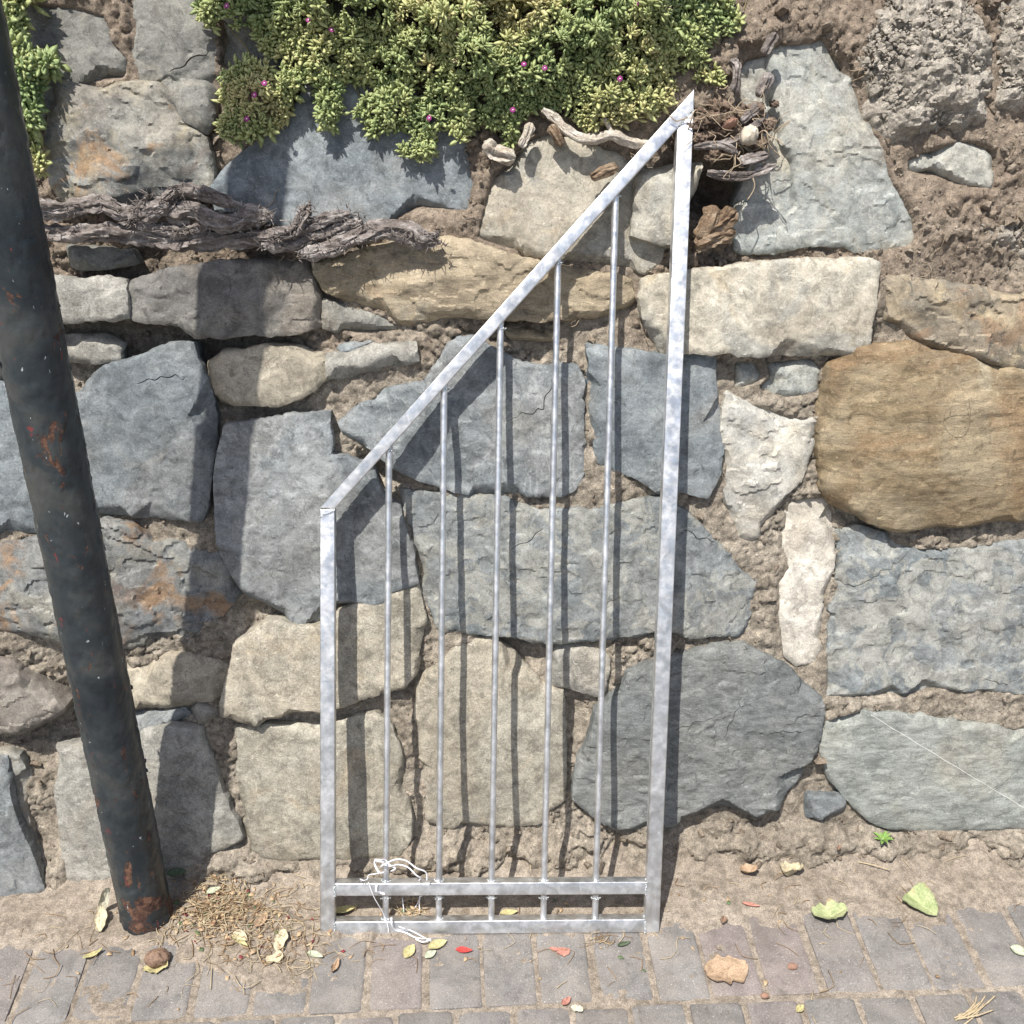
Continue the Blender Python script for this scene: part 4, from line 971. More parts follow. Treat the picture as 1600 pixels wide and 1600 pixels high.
def frame(d):
    d = d/np.linalg.norm(d); a = np.cross(d, [0, 0, 1.])
    if np.linalg.norm(a) < .05: a = np.array([1., 0, 0])
    a /= np.linalg.norm(a); return a, np.cross(d, a), d

def rosettes(name, poly, count, seed, thick, leaf_len, parent, hue0, pairs=(3, 5), spread=1.0):
    rng = np.random.default_rng(seed)
    P = np.asarray(poly)/1000.
    lo, hi = P.min(0), P.max(0)
    VV = []; FF = []; HH = []; nb = 0; spots = []
    tot = 0; trial = 0
    while tot < count and trial < count*40:
        trial += 1
        x, s = rng.uniform(lo[0], hi[0]), rng.uniform(lo[1], hi[1])
        xa, sa = np.array([x]), np.array([s])
        if not inside(xa, sa, P)[0]: continue
        d = edge_dist(xa, sa, P)[0]
        if d < leaf_len*.35: continue
        lump = float(fbm(xa, sa, .085, 3, seed)[0])
        if lump < -.46 and d > .025 and rng.random() < .8: continue       # gaps in the mat
        T = min(.014+.55*d, thick)*(1+.75*lump)
        depth = rng.random()**2.2
        h = .012+T*(1-.75*depth)+rng.normal(0, .004)
        e = 1e-2
        gx_ = (fbm(np.array([x+e]), sa, .085, 2, seed)[0]-lump)/e; gs_ = (fbm(xa, np.array([s+e]), .085, 2, seed)[0]-lump)/e
        axis = WN*1.0 + np.array([1., 0, 0])*(-gx_*T*.8+rng.normal(0, .38)) + WS*(-gs_*T*.8+rng.normal(.05, .38)) + np.array([0, 0, .25])
        a, b, c = frame(axis)
        base = wall_pt(x, s, h)
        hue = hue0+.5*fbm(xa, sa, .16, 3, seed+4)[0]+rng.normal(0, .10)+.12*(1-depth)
        L0 = leaf_len*rng.uniform(.6, 1.25)
        npair = rng.integers(*pairs)
        for k in range(npair):
            for q in range(2 if k < 2 else 3):
                ph = k*1.35+q*(math.pi if k < 2 else 2.1)+rng.normal(0, .25)
                open_ = np.clip((.50+.36*k)*spread+rng.normal(0, .13), .1, 1.8)
                ld = c*math.cos(open_)+(a*math.cos(ph)+b*math.sin(ph))*math.sin(open_)
                side = np.cross(ld, c); side /= np.linalg.norm(side)+1e-9
                upv = np.cross(side, ld)
                l = L0*(.62+.16*k)*rng.uniform(.85, 1.1)
                if k == 0: l *= .9
                lv = LV*np.array([l*1.05, l*1.05, l]); lv[:, 1] += .18*l*(LV[:, 2]**2)*(1 if rng.random() < .8 else -.3)
                V = base+ c*(.006*(3-k)*L0/.017*.5) + lv[:, :1]*side+lv[:, 1:2]*upv+lv[:, 2:3]*ld
                VV.append(V); FF.append(LF+nb); nb += len(LV)
                HH.append(np.full(len(LV), hue+rng.normal(0, .05)))
        if depth < .1: spots.append((x, s, h))
        tot += 1
    me = mesh_from(name, np.vstack(VV), np.vstack(FF), LEAF, True)
    at = me.attributes.new('leaf_hue', 'FLOAT', 'POINT'); at.data.foreach_set('value', np.clip(np.concatenate(HH), 0, .93).astype(np.float32))
    o = tag(link(name, me, parent), kind='stuff')
    return spots

mat_plant = tag(link('succulent_mat', None, None, tuple(wall_pt(.1, 1.75, 0.))), 'wide cushion of green succulent with tiny magenta flowers hanging over the wall top', 'plant')
off = -np.array(mat_plant.location)
rosettes('foliage', MAT_OUTLINE, 4300, 5, .08, .0192, None, .50)
fo = [o for o in COL.objects if o.name.startswith('foliage')][-1]; fo.parent = mat_plant; fo.location = off
# flower
H = Heap(); rr = random.Random(4)
for k in range(14):
    a = k/14*2*math.pi+rr.uniform(-.1, .1); d = np.array([math.cos(a), math.sin(a), 0]); t = np.array([-math.sin(a), math.cos(a), 0]); z = np.array([0, 0, 1.])
    l = .0062*rr.uniform(.85, 1.1); w = .0011
    V = [d*.0012-t*w*.5, d*.0012+t*w*.5, d*l*.6+t*w+z*.001, d*l*.6-t*w+z*.001, d*l+z*.0006, d*.0012-z*.0004, d*l*.6-z*.0001]
    H.add(V, [(0, 1, 2, 3), (3, 2, 4), (0, 5, 1), (0, 3, 6, 5), (1, 5, 6, 2), (3, 4, 6), (2, 6, 4)], 0)
H.add(ICO_V*np.array([.0019, .0019, .0014])+np.array([0, 0, .0008]), ICO_F, 1)
fm = H.mesh('flower', [PETAL, FLOWEREYE], True)
for k, (x, s) in enumerate(FLOWERS):
    hh = .075
    p = wall_pt(x, s, .098+.01*rr.uniform(-1, 1)) + off
    o = link('flower', fm, mat_plant, tuple(p), Vector(WN+np.array([rr.uniform(-.5, .5), 0, rr.uniform(0, .6)])).to_track_quat('Z', 'Y').to_euler())
    o.scale = (.95,)*3
# trailing stems under the foliage
H = Heap(); rng = np.random.default_rng(31)
for k in range(70):
    x = rng.uniform(-.45, .55); s = rng.uniform(1.5, 1.85); pts = []
    a = rng.normal(0, .7)
    for i in range(6):
        pts.append(wall_pt(x, s, .014+.012*rng.random())); x += .03*math.sin(a); s -= .03*math.cos(a); a += rng.normal(0, .4)
    xs = np.array([p[0] for p in pts])
    V, F = tube(smooth_path(pts, .012), .0016, 5); 
    if inside(np.array([x]), np.array([s]), np.array(MAT_OUTLINE)/1000.)[0]: H.add(V, F)
o = tag(link('stems', H.mesh('stems', STEM), mat_plant, tuple(off)), kind='stuff')

trail = tag(link('succulent_trail', None, None, tuple(wall_pt(-.75, 1.6, 0.))), 'narrow bright green succulent trailing down behind the dark pole', 'plant')
off2 = -np.array(trail.location)
rosettes('foliage', TRAIL_OUTLINE, 170, 9, .035, .028, None, .40, (3, 5))
fo = [o for o in COL.objects if o.name.startswith('foliage') and o.parent is None][-1]; fo.parent = trail; fo.location = off2

# ------------------------------------------------------------ dead branches and roots on the wall
def bark_tube(path, r, seed, ridges=.22, seg=30):
    n_ = len(path)
    def rough(th, i):
        t = np.full(th.shape, i*.25)
        return 1+ridges*fbm(np.cos(th)*1.6+seed, np.sin(th)*1.6+t*.22, 1., 3, seed)*1.2+ridges*.9*np.abs(gnoise(th*2.4+.12*i, t*.16, seed))-ridges*.55*(1-np.minimum(1, np.abs(gnoise(np.cos(th)*2.6+seed, np.sin(th)*2.6+t*.12, seed+3))*6))+ridges*.25*gnoise(th*7, t*1.1, seed+8)
    ra = r*(1+.22*np.array([gnoise(np.array([i*.13]), np.array([seed*3.3]), 2)[0] for i in range(n_)]))
    q_ = np.linspace(0, 1, n_); ra = ra*(.35+.65*sstep(0, .14, 1-q_))*(.6+.4*sstep(0, .08, q_))
    return tube(path, ra, seg, rough)
SETS = {
 'left': ('dry_branch', 'twisted grey dead branch of several stems lying on the ledge beside the pole', 'branch', BARK),
 'pale': ('bleached_branch', 'thin bleached dead branch under the edge of the succulent', 'branch', PALEWOOD),
 'stick': ('driftwood_stick', 'short pale broken sticks left of the bleached branch', 'stick', PALEWOOD),
 'slab': ('bark_strip', 'brown strips of bark hanging beside the bleached branch', 'bark', BROWNWOOD),
 'clump': ('root_clump', 'clump of dead roots, soil and stubs right of the gate tip', 'roots', BARK),
 'stub': ('root_stump', 'shrivelled brown root stump in the hollow below the root clump', 'roots', BROWNWOOD),
}
roots = {}
bs = 0
for g, r, nn, pl in BRANCHES:
    nm, lab, cat, m = SETS[g]
    if g not in roots:
        p0 = wall_pt(pl[0][0]/1000., pl[0][1]/1000., 0.)
        roots[g] = tag(link(nm, None, None, tuple(p0)), lab, cat)
    rt = roots[g]; of = np.array(rt.location); bs += 1
    rr = random.Random(bs)
    pts = [wall_pt(a/1000.+rr.uniform(-.002, .002), b/1000.+rr.uniform(-.002, .002), nn+rr.uniform(-.006, .008))-of for a, b in pl]
    V, F = bark_tube(smooth_path(pts, .0032), r*(1.2 if g == 'left' else .8 if g == 'clump' else 1), bs*3+1, .2 if g == 'pale' else .46)
    link('stem', mesh_from('stem', V, F, m, True, None, 60), rt)
    if g == 'left':       # frayed bark
        H = Heap(); rng = np.random.default_rng(bs)
        pa = smooth_path(pts, .01)
        for k in range(90):
            c0 = pa[rng.integers(len(pa))]+rng.normal(0, r*.5, 3)+WN*r*.7
            d = rng.normal(0, 1, 3)+WN*.4; d /= np.linalg.norm(d)
            ll = rng.uniform(.6, 1.7); q = [c0, c0+d*.006*ll+rng.normal(0, .002, 3), c0+d*.013*ll+rng.normal(0, .004, 3)]
            V, F = tube(np.array(q), [.0014, .001, .0003], 4); H.add(V, F)
        tag(link('frayed_bark', H.mesh('frayed_bark', m), rt), kind='stuff')
def lump(center, rad, seed, sq=(1, 1, 1), det=26, rough=.35):
    th, ph = np.meshgrid(np.linspace(0, math.pi, det), np.linspace(0, 2*math.pi, det*2, endpoint=False), indexing='ij')
    d = np.stack([np.sin(th)*np.cos(ph), np.sin(th)*np.sin(ph), np.cos(th)], -1)
    a = d*3+seed*1.7
    f1, _, _ = worley(a[..., 0]+a[..., 2]*.7, a[..., 1]-a[..., 2]*.6, .8, seed)
    r = 1+rough*(fbm(a[..., 0]+a[..., 2]*.9, a[..., 1]-a[..., 2]*.8, 1.4, 4, seed)+.7*(.5-f1))
    V = (d*r[..., None]*np.array(sq)*rad).reshape(-1, 3)+center
    idx = np.arange(th.size).reshape(th.shape)
    Q = np.stack([idx[:-1], idx[1:], np.roll(idx, -1, 1)[1:], np.roll(idx, -1, 1)[:-1]], -1).reshape(-1, 4)
    return V, [tuple(q) for q in Q.tolist()]
H = Heap(); rt = roots['clump']; of = np.array(rt.location)
CLP = np.array(CLUMP_OUTLINE)/1000.
rng = np.random.default_rng(77)
for k in range(75):
    c0 = CLP.mean(0)+np.array([.022, -.01])+rng.normal(0, 1, 2)*np.array([.034, .022])
    V, F = lump(wall_pt(c0[0], c0[1]-.012, .02+.035*rng.random())-of, rng.uniform(.006, .017), k, (1.2, 1, .8), 16, .5); H.add(V, F)
link('soil_lump', H.mesh('soil_lump', SOIL), rt)
H = Heap()
for k in range(46):
    c0 = CLP.mean(0)+np.array([.025, -.01])+rng.normal(0, 1, 2)*np.array([.045, .035]); pts = []
    p = wall_pt(c0[0], c0[1]-.01, .07); d = rng.normal(0, 1, 3)+np.array([0, -.2, -.5])
    for i in range(6):
        pts.append(p); d = d/np.linalg.norm(d)+rng.normal(0, .45, 3); p = p+d/np.linalg.norm(d)*rng.uniform(.008, .018)
        p = WO+(p-WO)-WN*min(0, ((p-WO)@WN)-.05) if ((p-WO)@WN) < .05 else p
    V, F = tube(smooth_path(pts, .004)-of, rng.uniform(.0005, .0013), 5); H.add(V, F)
tag(link('rootlets', H.mesh('rootlets', ROOTM), rt), kind='stuff')

# small stones resting in the soil
def pebble(name, label, x, s, nn, size, m, seed, sq=(1, 1, .7)):
    p = wall_pt(x, s, nn)
    V, F = lump(np.zeros(3), size, seed, sq, 14, .22)
    o = link(name, mesh_from(name, V, F, m, True, None, 50), None, tuple(p), (random.Random(seed).uniform(0, 3), .3, .5))
    return tag(o, label, 'stone')
WHITE_ST = plain('white_pebble', (.46, .41, .33), .7, .3, 60); RED_ST = plain('red_brick_chip', (.27, .16, .115), .85, .25, 90); BLUE_ST = STONE_MATS['slate']
pebble('pebble', 'smooth cream pebble in the root clump beside the gate tip', .553, 1.462, .085, .016, WHITE_ST, 3, (.9, 1, 1.2))
pebble('brick_chip', 'flat red brick chip touching the gate near its tip', .520, 1.482, .075, .014, RED_ST, 4, (.8, .4, 1.1))

# rootlets and dry tendrils on the wall face
H = Heap(); rng = np.random.default_rng(99)
for (x0, s0, cnt, ln) in ((.33, 1.40, 14, .02), (1.17, 1.35, 26, .02), (1.2, 1.45, 30, .022), (.98, 1.03, 16, .012), (-.3, 1.27, 10, .02), (.9, 1.28, 10, .02), (.25, 1.13, 8, .015), (1.05, .83, 8, .01), (.15, 1.4, 12, .015), (.85, 1.62, 20, .02)):
    for k in range(cnt):
        x = x0+rng.normal(0, .06); s = s0+rng.normal(0, .04); a = rng.uniform(0, 6.28); pts = []
        for i in range(5):
            pts.append(wall_pt(x, s, max(float(mortar_h(x, s)), .0)+.006+.004*rng.random())); x += ln*.6*math.cos(a); s += ln*.6*math.sin(a); a += rng.normal(0, .7)
        V, F = tube(smooth_path(pts, .005), rng.uniform(.0004, .0009), 4); H.add(V, F)
tag(link('root_fibres', H.mesh('root_fibres', ROOTM), wall), kind='stuff')
th = np.linspace(0, 2*math.pi*.97, 50)
c0 = (.985, .955)
path = wall_pt(c0[0]+.026*np.cos(th+1.0), c0[1]+.022*np.sin(th+1.0)+.035*np.maximum(0, th-5.4)**2, .082+.004*np.sin(2*th))
V, F = tube(path-path[0], .0005, 5)
tag(link('tendril', mesh_from('tendril', V, F, BROWNWOOD), None, tuple(path[0])), 'thin round dry tendril curled on the large brown stone', 'tendril')

# ------------------------------------------------------------ fallen leaves, weed, fruit and litter on the ground
def leaf_mesh(name, L, Wd, m, seed, shape='oval', fold=.2, curl=.3, wave=.1, notch=0):
    r = random.Random(seed); nu, nv = 22, 12
    t = np.linspace(0, 1, nu); w = np.linspace(-1, 1, nv)
    T, Wv = np.meshgrid(t, w, indexing='ij')
    prof = {'oval': np.sin(math.pi*T**.8)**.8, 'heart': (np.clip(T*6, 0, 1)**.5)*np.cos(T*math.pi/2)**.55*1.05, 'broad': np.sin(math.pi*np.clip(T*.95+.03, 0, 1))**.5, 'strip': np.sin(math.pi*(T*.94+.03))**.35}[shape]
    jag = 1+(.10*gnoise(T*9+seed, np.sign(Wv)*3.1+seed, seed)+(.22*gnoise(T*5+seed, np.sign(Wv)*5.3+seed, seed+1) if shape == 'broad' else 0))*np.abs(Wv)*(1.8 if shape == 'broad' else 1)
    y = Wv*prof*Wd/2*jag; x = T*L
    z = fold*np.abs(y)*1.4 + wave*L*.25*gnoise(T*3+seed, Wv*1.5+seed*.7, seed)
    ang = curl*(T-.4)*2
    x2 = x*np.cos(ang*.4); z = z+L*.35*curl*(T-.45)**2*3.0
    z = z-z.min()+.0006
    V = np.stack([x2-L/2, y, z], -1).reshape(-1, 3)
    Vb = V-np.array([0, 0, .0005])
    nn_ = nu*nv; idx = np.arange(nn_).reshape(nu, nv); F = []
    for q in np.stack([idx[:-1, :-1], idx[1:, :-1], idx[1:, 1:], idx[:-1, 1:]], -1).reshape(-1, 4).tolist():
        F.append(tuple(q)); F.append(tuple(i+nn_ for i in reversed(q)))
    ring = list(idx[0, :])+list(idx[1:, -1])+list(idx[-1, -2::-1])+list(idx[-2:0:-1, 0])
    for a, b in zip(ring, ring[1:]+ring[:1]): F.append((int(a), int(a)+nn_, int(b)+nn_, int(b)))
    V = np.vstack([V, Vb])
    return mesh_from(name, V, F, m, True), V

def leaf_mat(name, a, b, edge=None, veins=True):
    n = Nodes(name)
    c = n.mix(n.ramp(n.noise(45, 6, .6), [(.35, 0.), (.65, 1.)]), a, b)
    if edge: c = n.mix(n.ramp(n.noise(28, 5, .6, .5), [(.58, 0.), (.66, 1.)]), c, edge)
    c = n.mix(1, c, n.ramp(n.noise(300, 4), [(.36, .8), (.64, 1.2)]), 'MULTIPLY')
    c = n.mix(n.math('MULTIPLY', n.ramp(n.noise(60, 7, .7), [(.38, 1.), (.44, 0.)]), .5), c, tuple(x*.45 for x in a))     # blemishes
    sx = n.new('ShaderNodeSeparateXYZ'); n.put(sx.inputs[0], n.vec)
    ay = n.math('ABSOLUTE', sx.outputs[1])
    side = n.math('SINE', n.math('MULTIPLY', n.math('SUBTRACT', sx.outputs[0], n.math('MULTIPLY', ay, 1.1)), 900))
    rib = n.math('MAXIMUM', n.ramp(n.math('MULTIPLY', ay, 100), [(.05, 1.), (.12, 0.)]), n.ramp(side, [(.93, 0.), (1., .55)]))
    c = n.mix(n.math('MULTIPLY', rib, .35), c, tuple(min(1, x*1.35) for x in b))
    return n.done(c, .65, n.bump(rib, .5, .0008, n.bump(n.noise(90, 6, .6), .7, .0016)), 0, .3)
LM = dict(green=leaf_mat('limp_green_leaf', (.25, .31, .14), (.34, .37, .20), (.38, .33, .18)), greenb=leaf_mat('browning_green_leaf', (.28, .33, .16), (.36, .37, .21), (.25, .15, .09)),
          tan=leaf_mat('tan_dead_leaf', (.31, .215, .14), (.38, .275, .185), (.25, .17, .105)), pale=leaf_mat('pale_dry_leaf', (.42, .36, .24), (.50, .45, .32), (.33, .24, .15)),
          red=leaf_mat('red_petal', (.50, .05, .04), (.42, .06, .06)), rb=leaf_mat('red_brown_leaf', (.32, .13, .10), (.40, .2, .155)),
          yel=leaf_mat('yellowing_leaf', (.36, .32, .15), (.43, .39, .21), (.28, .19, .10)), mint=leaf_mat('pale_green_leaf', (.34, .38, .26), (.43, .45, .34)),
          dark=leaf_mat('dark_green_leaf', (.06, .09, .05), (.10, .12, .07)), cream=leaf_mat('cream_bract', (.46, .43, .33), (.54, .52, .41)), brown=leaf_mat('dark_brown_leaf', (.16, .10, .07), (.24, .16, .11)))
def leaf(spot, name, label, L, Wd, m, rot, shape='oval', fold=.2, curl=.3, wave=.1, seed=1, tilt=(0, 0), lift=0, stalk=0, dx=0, dy=0, cat='leaf', group=None):
    x, y = SPOTS[spot]; x += dx; y += dy
    me, V = leaf_mesh(name, L, Wd, LM[m], seed, shape, fold, curl, wave)
    z = max(max(dust_z(x+a, y+b), foot_z(x+a, y+b)) for a in (-.012, 0, .012) for b in (-.012, 0, .012))
    rt = Matrix.Rotation(RA(rot), 3, 'Z')@Matrix.Rotation(RA(tilt[0]), 3, 'X')@Matrix.Rotation(RA(tilt[1]), 3, 'Y')
    low = (V@np.array(rt).T)[:, 2].min()
    o = link(name, me, None, (x, y, z+.0006-low+lift), rt.to_euler())
    tag(o, label, cat, group)
    if stalk:
        q = V[:6*2].mean(0)
        pts = [np.array([-L/2, 0, V[5, 2]]), np.array([-L/2-stalk*.5, .002, V[5, 2]*.6+.001]), np.array([-L/2-stalk, .004, .001])]
        V2, F2 = tube(smooth_path(pts, .003), .0007, 5)
        link('stalk', mesh_from('stalk', V2, F2, STRAW[1]), o)
    return o
leaf('heart', 'fallen_leaf', 'large limp green leaf folded along its midrib, right of the other green leaf', .072, .062, 'green', -58, 'heart', .55, .25, .12, 3, (14, 0), 0, .02)
leaf('curlgreen', 'fallen_leaf', 'curled green leaf with a browned rim on the paver edge', .075, .052, 'greenb', 8, 'broad', .35, .55, .25, 5, (-12, 0), 0, 0)
leaf('brown', 'fallen_leaf', 'broad tan dead leaf lying flat on the pavers right of the gate', .085, .062, 'tan', 12, 'broad', .08, .15, .22, 7)
leaf('tancurl', 'fallen_leaf', 'small tan leaf curled into a cup near the wall foot', .040, .034, 'tan', 5, 'broad', .5, .9, .2, 9, (-18, 0))
leaf('crumple', 'fallen_leaf', 'crumpled pale dry leaf beside the curled tan one', .052, .042, 'pale', 30, 'broad', .6, .8, .5, 11, (-20, 10), 0, .02)
leaf('thinred', 'fallen_leaf', 'narrow reddish leaf sliver on the sand', .036, .009, 'rb', -18, 'oval', .5, .3, .1, 13)
leaf('redbrown', 'fallen_leaf', 'round red-brown petal on a pinkish paver below the gate', .026, .021, 'rb', 0, 'broad', .1, .3, .2, 15)
leaf('redbrown', 'fallen_leaf', 'tiny pale red sliver touching the round red-brown petal', .018, .009, 'rb', 160, 'oval', .4, .3, .2, 16, dx=-.018, dy=.006)
leaf('scarlet', 'fallen_petal', 'bright scarlet petal on the pavers below the gate', .034, .013, 'red', -6, 'oval', .5, .4, .2, 17, cat='petal')
leaf('yellow', 'fallen_leaf', 'yellowing oval leaf under the twine below the gate', .036, .022, 'yel', 60, 'oval', .35, .3, .1, 19)
leaf('olive', 'fallen_leaf', 'olive-yellow leaf right of the yellowing oval one', .040, .022, 'yel', 22, 'oval', .4, .4, .15, 21)
leaf('mint', 'fallen_leaf', 'small pale mint-green leaf in front of the olive-yellow one', .026, .016, 'mint', 35, 'oval', .4, .3, .1, 23)
leaf('edge', 'fallen_leaf', 'pale cream-green leaf at the right edge of the pavers', .034, .020, 'mint', -40, 'oval', .5, .4, .1, 25, (14, 0))
leaf('drycurl', 'fallen_leaf', 'thin yellow-brown curled leaf on the paver left of the pole', .040, .012, 'yel', 28, 'oval', .6, .7, .2, 27)
leaf('pale2', 'fallen_leaf', 'ragged dry yellow leaf leaning left of the pole foot', .050, .022, 'pale', 95, 'broad', .4, .5, .35, 29, (0, -30))
leaf('lit1', 'fallen_leaf', 'pale yellow leaf at the front of the litter heap', .040, .020, 'pale', -40, 'oval', .3, .3, .15, 31)
leaf('lit2', 'fallen_leaf', 'slim olive leaf crossing the pale yellow one in the litter', .046, .012, 'yel', -38, 'oval', .5, .3, .1, 33, dx=-.03, dy=.002)
leaf('lit3', 'fallen_leaf', 'pale green pointed leaf beside the gate foot', .034, .014, 'mint', -22, 'oval', .35, .3, .1, 35)
leaf('lit4', 'fallen_leaf', 'pale tan leaf between litter heap and gate', .034, .024, 'pale', 20, 'broad', .3, .4, .3, 37)
leaf('lit5', 'fallen_leaf', 'upright tan leaf behind the pale tan one', .044, .022, 'pale', 75, 'broad', .35, .3, .3, 39, (0, -15))
leaf('lit6', 'fallen_leaf', 'twisted dry leaf on the paver below the left gate foot', .036, .012, 'tan', 70, 'oval', .8, .9, .4, 41)
leaf('behind', 'fallen_leaf', 'half green half yellow leaf behind the bottom rail', .048, .026, 'yel', 15, 'oval', .4, .4, .1, 43, (-20, 0))
leaf('behind2', 'fallen_leaf', 'flat yellow leaf behind the bottom rail under the third bar', .036, .016, 'yel', 5, 'oval', .2, .3, .1, 45)
leaf('small', 'fallen_leaf', 'small yellow-brown leaf on the wedge of pavers at the bottom', .022, .014, 'yel', 40, 'oval', .6, .7, .2, 47)
leaf('pink', 'fallen_petal', 'dull pink petal at the lower edge of the pavers', .024, .013, 'rb', 40, 'oval', .4, .5, .2, 49, dx=-.006, cat='petal')
leaf('pink', 'fallen_leaf', 'small cream scrap of leaf beside the dull pink petal', .024, .014, 'cream', -25, 'broad', .4, .5, .4, 50, dx=.012, dy=-.018)
leaf('dark', 'fallen_leaf', 'small dark green curled leaf below the gate', .030, .009, 'dark', 18, 'oval', .8, .6, .3, 51)
leaf('poleleaf', 'fallen_leaf', 'dark grey-green leaf lying against the pole foot', .042, .022, 'dark', 8, 'oval', .4, .4, .1, 53)
leaf('lit7', 'fallen_leaf', 'dull mint leaf lying on the litter heap', .030, .016, 'mint', 30, 'oval', .3, .3, .1, 55, lift=.006)
leaf('lit8', 'fallen_leaf', 'dry tan leaf at the right of the litter heap', .036, .018, 'tan', 50, 'oval', .5, .5, .2, 57)
leaf('twig', 'fallen_leaf', 'tiny brown leaf near the green weed', .018, .008, 'brown', 60, 'oval', .4, .3, .1, 58, dx=-.06, dy=.01)
leaf('chipw', 'fallen_leaf', 'dark folded scrap of leaf at the top of the pavers', .018, .012, 'brown', 60, 'broad', .6, .5, .3, 59)
# bract standing by the pole
me, V = leaf_mesh('bract', .078, .018, LM['cream'], 61, 'strip', .3, .25, .2)
x, y = SPOTS['pale']
tag(link('bract', me, None, (x-.012, y+.006, .038), (RA(90), RA(-72), RA(10))), 'cream leaf standing on end against the left side of the pole', 'leaf')
# dried fruit
x, y = SPOTS['fruit']
V, F = lump(np.zeros(3), .020, 41, (1.15, .85, .8), 22, .18)
fr = tag(link('dried_fruit', mesh_from('dried_fruit', V, F, LM['brown'], True), None, (x, y, dust_z(x, y)+.014), (0, .3, .4)), 'shrivelled brown seed pod on a yellow leaf in front of the pole', 'seed pod')
leaf('fruit', 'fallen_leaf', 'yellow-brown leaf under the shrivelled seed pod', .046, .030, 'yel', 10, 'broad', .3, .4, .3, 63, dy=-.014)
for spot, lab, sz, sd in (('pebble', 'red-brown pebble on the grey paver right of the tan leaf', .0085, 5), ('pebble2', 'tiny brick crumb in a joint left of the wedge of pavers', .007, 6)):
    x, y = SPOTS[spot]; V, F = lump(np.zeros(3), sz, sd, (1.1, .8, .6), 12, .25)
    tag(link('brick_crumb', mesh_from('brick_crumb', V, F, RED_ST, True, None, 50), None, (x, y, .004)), lab, 'stone')
# weed
x, y = SPOTS['weed']
weed = tag(link('weed', None, None, (x, y, max(dust_z(x, y), foot_z(x, y))+.002)), 'small bright green weed rosette sprouting from the sand at the wall foot', 'plant')
wl, _ = leaf_mesh('leaf', .026, .010, leaf_mat('weed_leaf', (.15, .26, .06), (.20, .32, .09)), 71, 'oval', .4, -.3, .1)
for k in range(9):
    a = k*2.4; d = .013
    o = link('leaf', wl, weed, (d*math.cos(a), d*math.sin(a), .004+.002*(k % 3)), (0, RA(-18-8*(k % 3)), a)); o.scale = (.7+.1*(k % 4),)*3
# dry grass tuft
x, y = SPOTS['grass']
tuft = tag(link('dry_grass_tuft', None, None, (x, y, .001)), 'bundle of dry yellow grass blades on the pavers at the bottom right', 'grass')
rng = np.random.default_rng(12)
for k in range(10):
    a = rng.normal(.35, .25); l = rng.uniform(.05, .09); st = np.array([-.05+rng.normal(0, .008), rng.normal(0, .01), .003])
    pts = [st, st+np.array([l*.5*math.cos(a), l*.5*math.sin(a), .008*rng.random()]), st+np.array([l*math.cos(a+.2), l*math.sin(a+.2)*.8, .002])]
    V, F = tube(smooth_path(pts, .006), [.0014]*len(smooth_path(pts, .006)), 5)
    link('blade', mesh_from('blade', V, F, STRAW[0]), tuft)
# twig
x, y = SPOTS['twig']
pts = [np.array([-.03, .012, .002]), np.array([0, 0, .004]), np.array([.03, -.012, .002])]
V, F = tube(smooth_path(pts, .005), .0011, 6)
tag(link('twig', mesh_from('twig', V, F, STRAW[0]), None, (x+.015, y-.01, dust_z(x, y)+.001)), 'thin straight dry stalk lying below the green weed', 'twig')
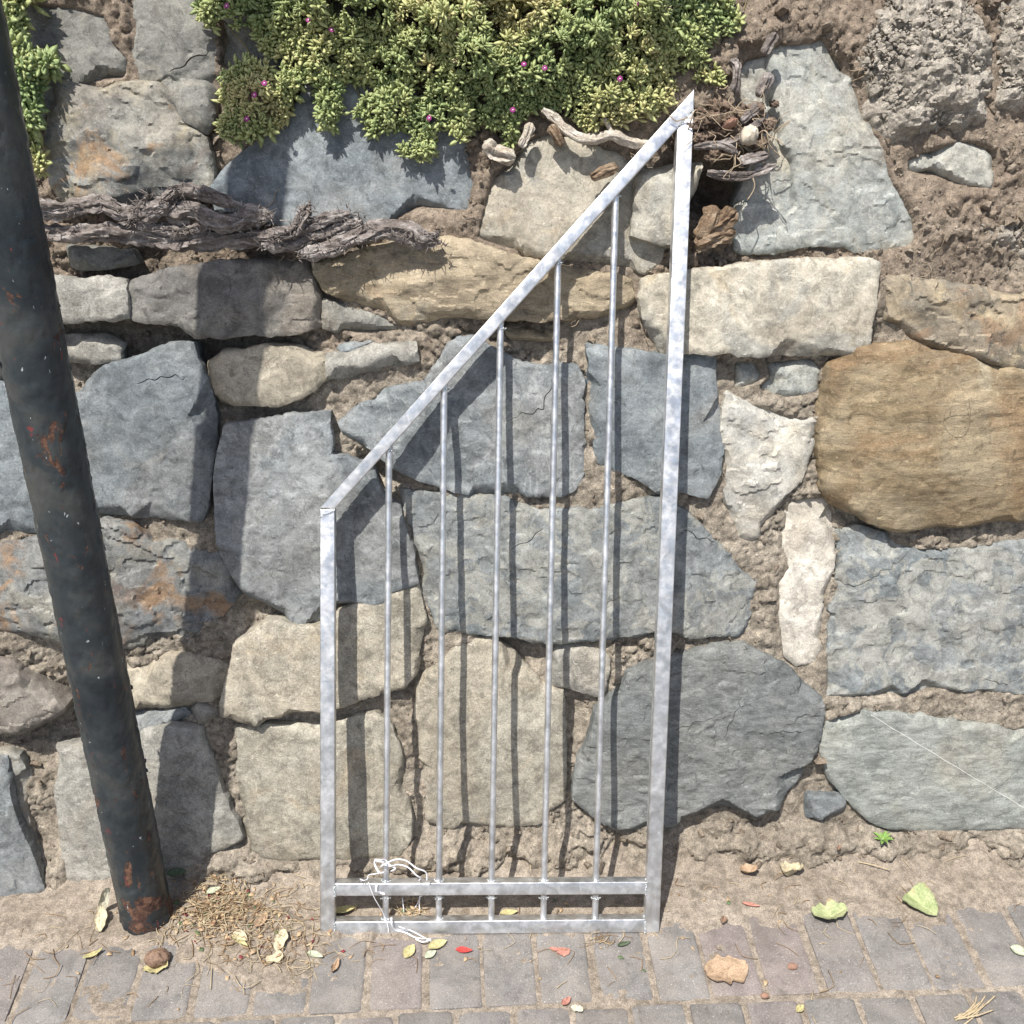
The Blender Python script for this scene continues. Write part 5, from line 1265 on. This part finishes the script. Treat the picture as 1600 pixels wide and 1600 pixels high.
# litter heap
def litter(name, spec, seed, parent=None):
    rng = np.random.default_rng(seed); H = Heap(); hgt_ = name == 'leaf_litter'
    for cx, cy, sx, sy, cnt, hgt in spec:
        for k in range(cnt):
            x, y = cx+rng.normal(0, sx), cy+rng.normal(0, sy)
            if y > WALL_Y-.02: continue
            q = math.exp(-((x-cx)/sx)**2*.5-((y-cy)/sy)**2*.5)
            z = dust_z(x, y)+.001+hgt*q*rng.random()
            m = int(rng.choice(([0]*14+[1]*11+[4]*7+[3, 2]) if parent is None and hgt_ else [0]*6+[1]*10+[4]*3+[3], 1)[0])
            a = rng.uniform(0, 6.28)
            if m in (0, 1) and rng.random() < .94:
                l = rng.uniform(.007, .028); d = np.array([math.cos(a), math.sin(a), rng.normal(0, .15)]); p = np.array([-d[1], d[0], 0])
                pts = np.array([(x, y, z)-d*l, (x, y, z)+p*l*rng.normal(0, .55)+np.array([0, 0, .002]), (x, y, z)+d*l])
                pts[:, 2] = np.maximum(pts[:, 2], .001)
                V, F = tube(smooth_path(pts, l*.5), rng.uniform(.0004, .0009), 4); H.add(V, F, m)
            else:
                l = rng.uniform(.003, .0085); w = l*rng.uniform(.3, .7); d = np.array([math.cos(a), math.sin(a), rng.normal(0, .25)]); p = np.array([-d[1], d[0], rng.normal(0, .3)]); c0 = np.array([x, y, z+.001])
                V = [c0-d*l, c0-d*l*.2+p*w, c0+d*l, c0-d*l*.2-p*w+np.array([0, 0, .001])]
                V += [v-np.array([0, 0, .0005]) for v in V]
                H.add(V, [(0, 1, 2, 3), (7, 6, 5, 4), (0, 4, 5, 1), (1, 5, 6, 2), (2, 6, 7, 3), (3, 7, 4, 0)], m)
    return tag(link(name, H.mesh(name, STRAW, True), parent), kind='stuff')
lx, ly = SPOTS['litc']; dx_, dy_ = SPOTS['litd']
o = litter('leaf_litter', [(lx, ly, .050, .034, 420, .016), (lx-.02, ly+.05, .03, .03, 130, .012), (dx_-.06, dy_+.02, .06, .03, 150, .008), (dx_-.06, dy_+.10, .05, .04, 80, .006), (lx, ly-.05, .06, .02, 60, .005)], 3)
o['label'] = 'heap of dry leaf litter, straw and crimson scraps beside the pole foot'; o['category'] = 'leaf litter'
fx, fy = SPOTS['fibre']
o = litter('leaf_litter', [(fx, fy, .018, .012, 70, .01)], 4); o['label'] = 'small wad of reddish fibres behind the bottom rail'; o['category'] = 'leaf litter'
sx_, sy_ = SPOTS['shred']
o = litter('ground_specks', [(.1, 1.60, .5, .05, 130, .001), (.3, 1.47, .5, .07, 70, .0), (sx_, sy_, .012, .006, 16, .003), (-.75, 1.5, .12, .06, 30, .0)], 6)
o['label'] = 'scattered specks of straw and leaf on sand and pavers'; o['category'] = 'leaf litter'
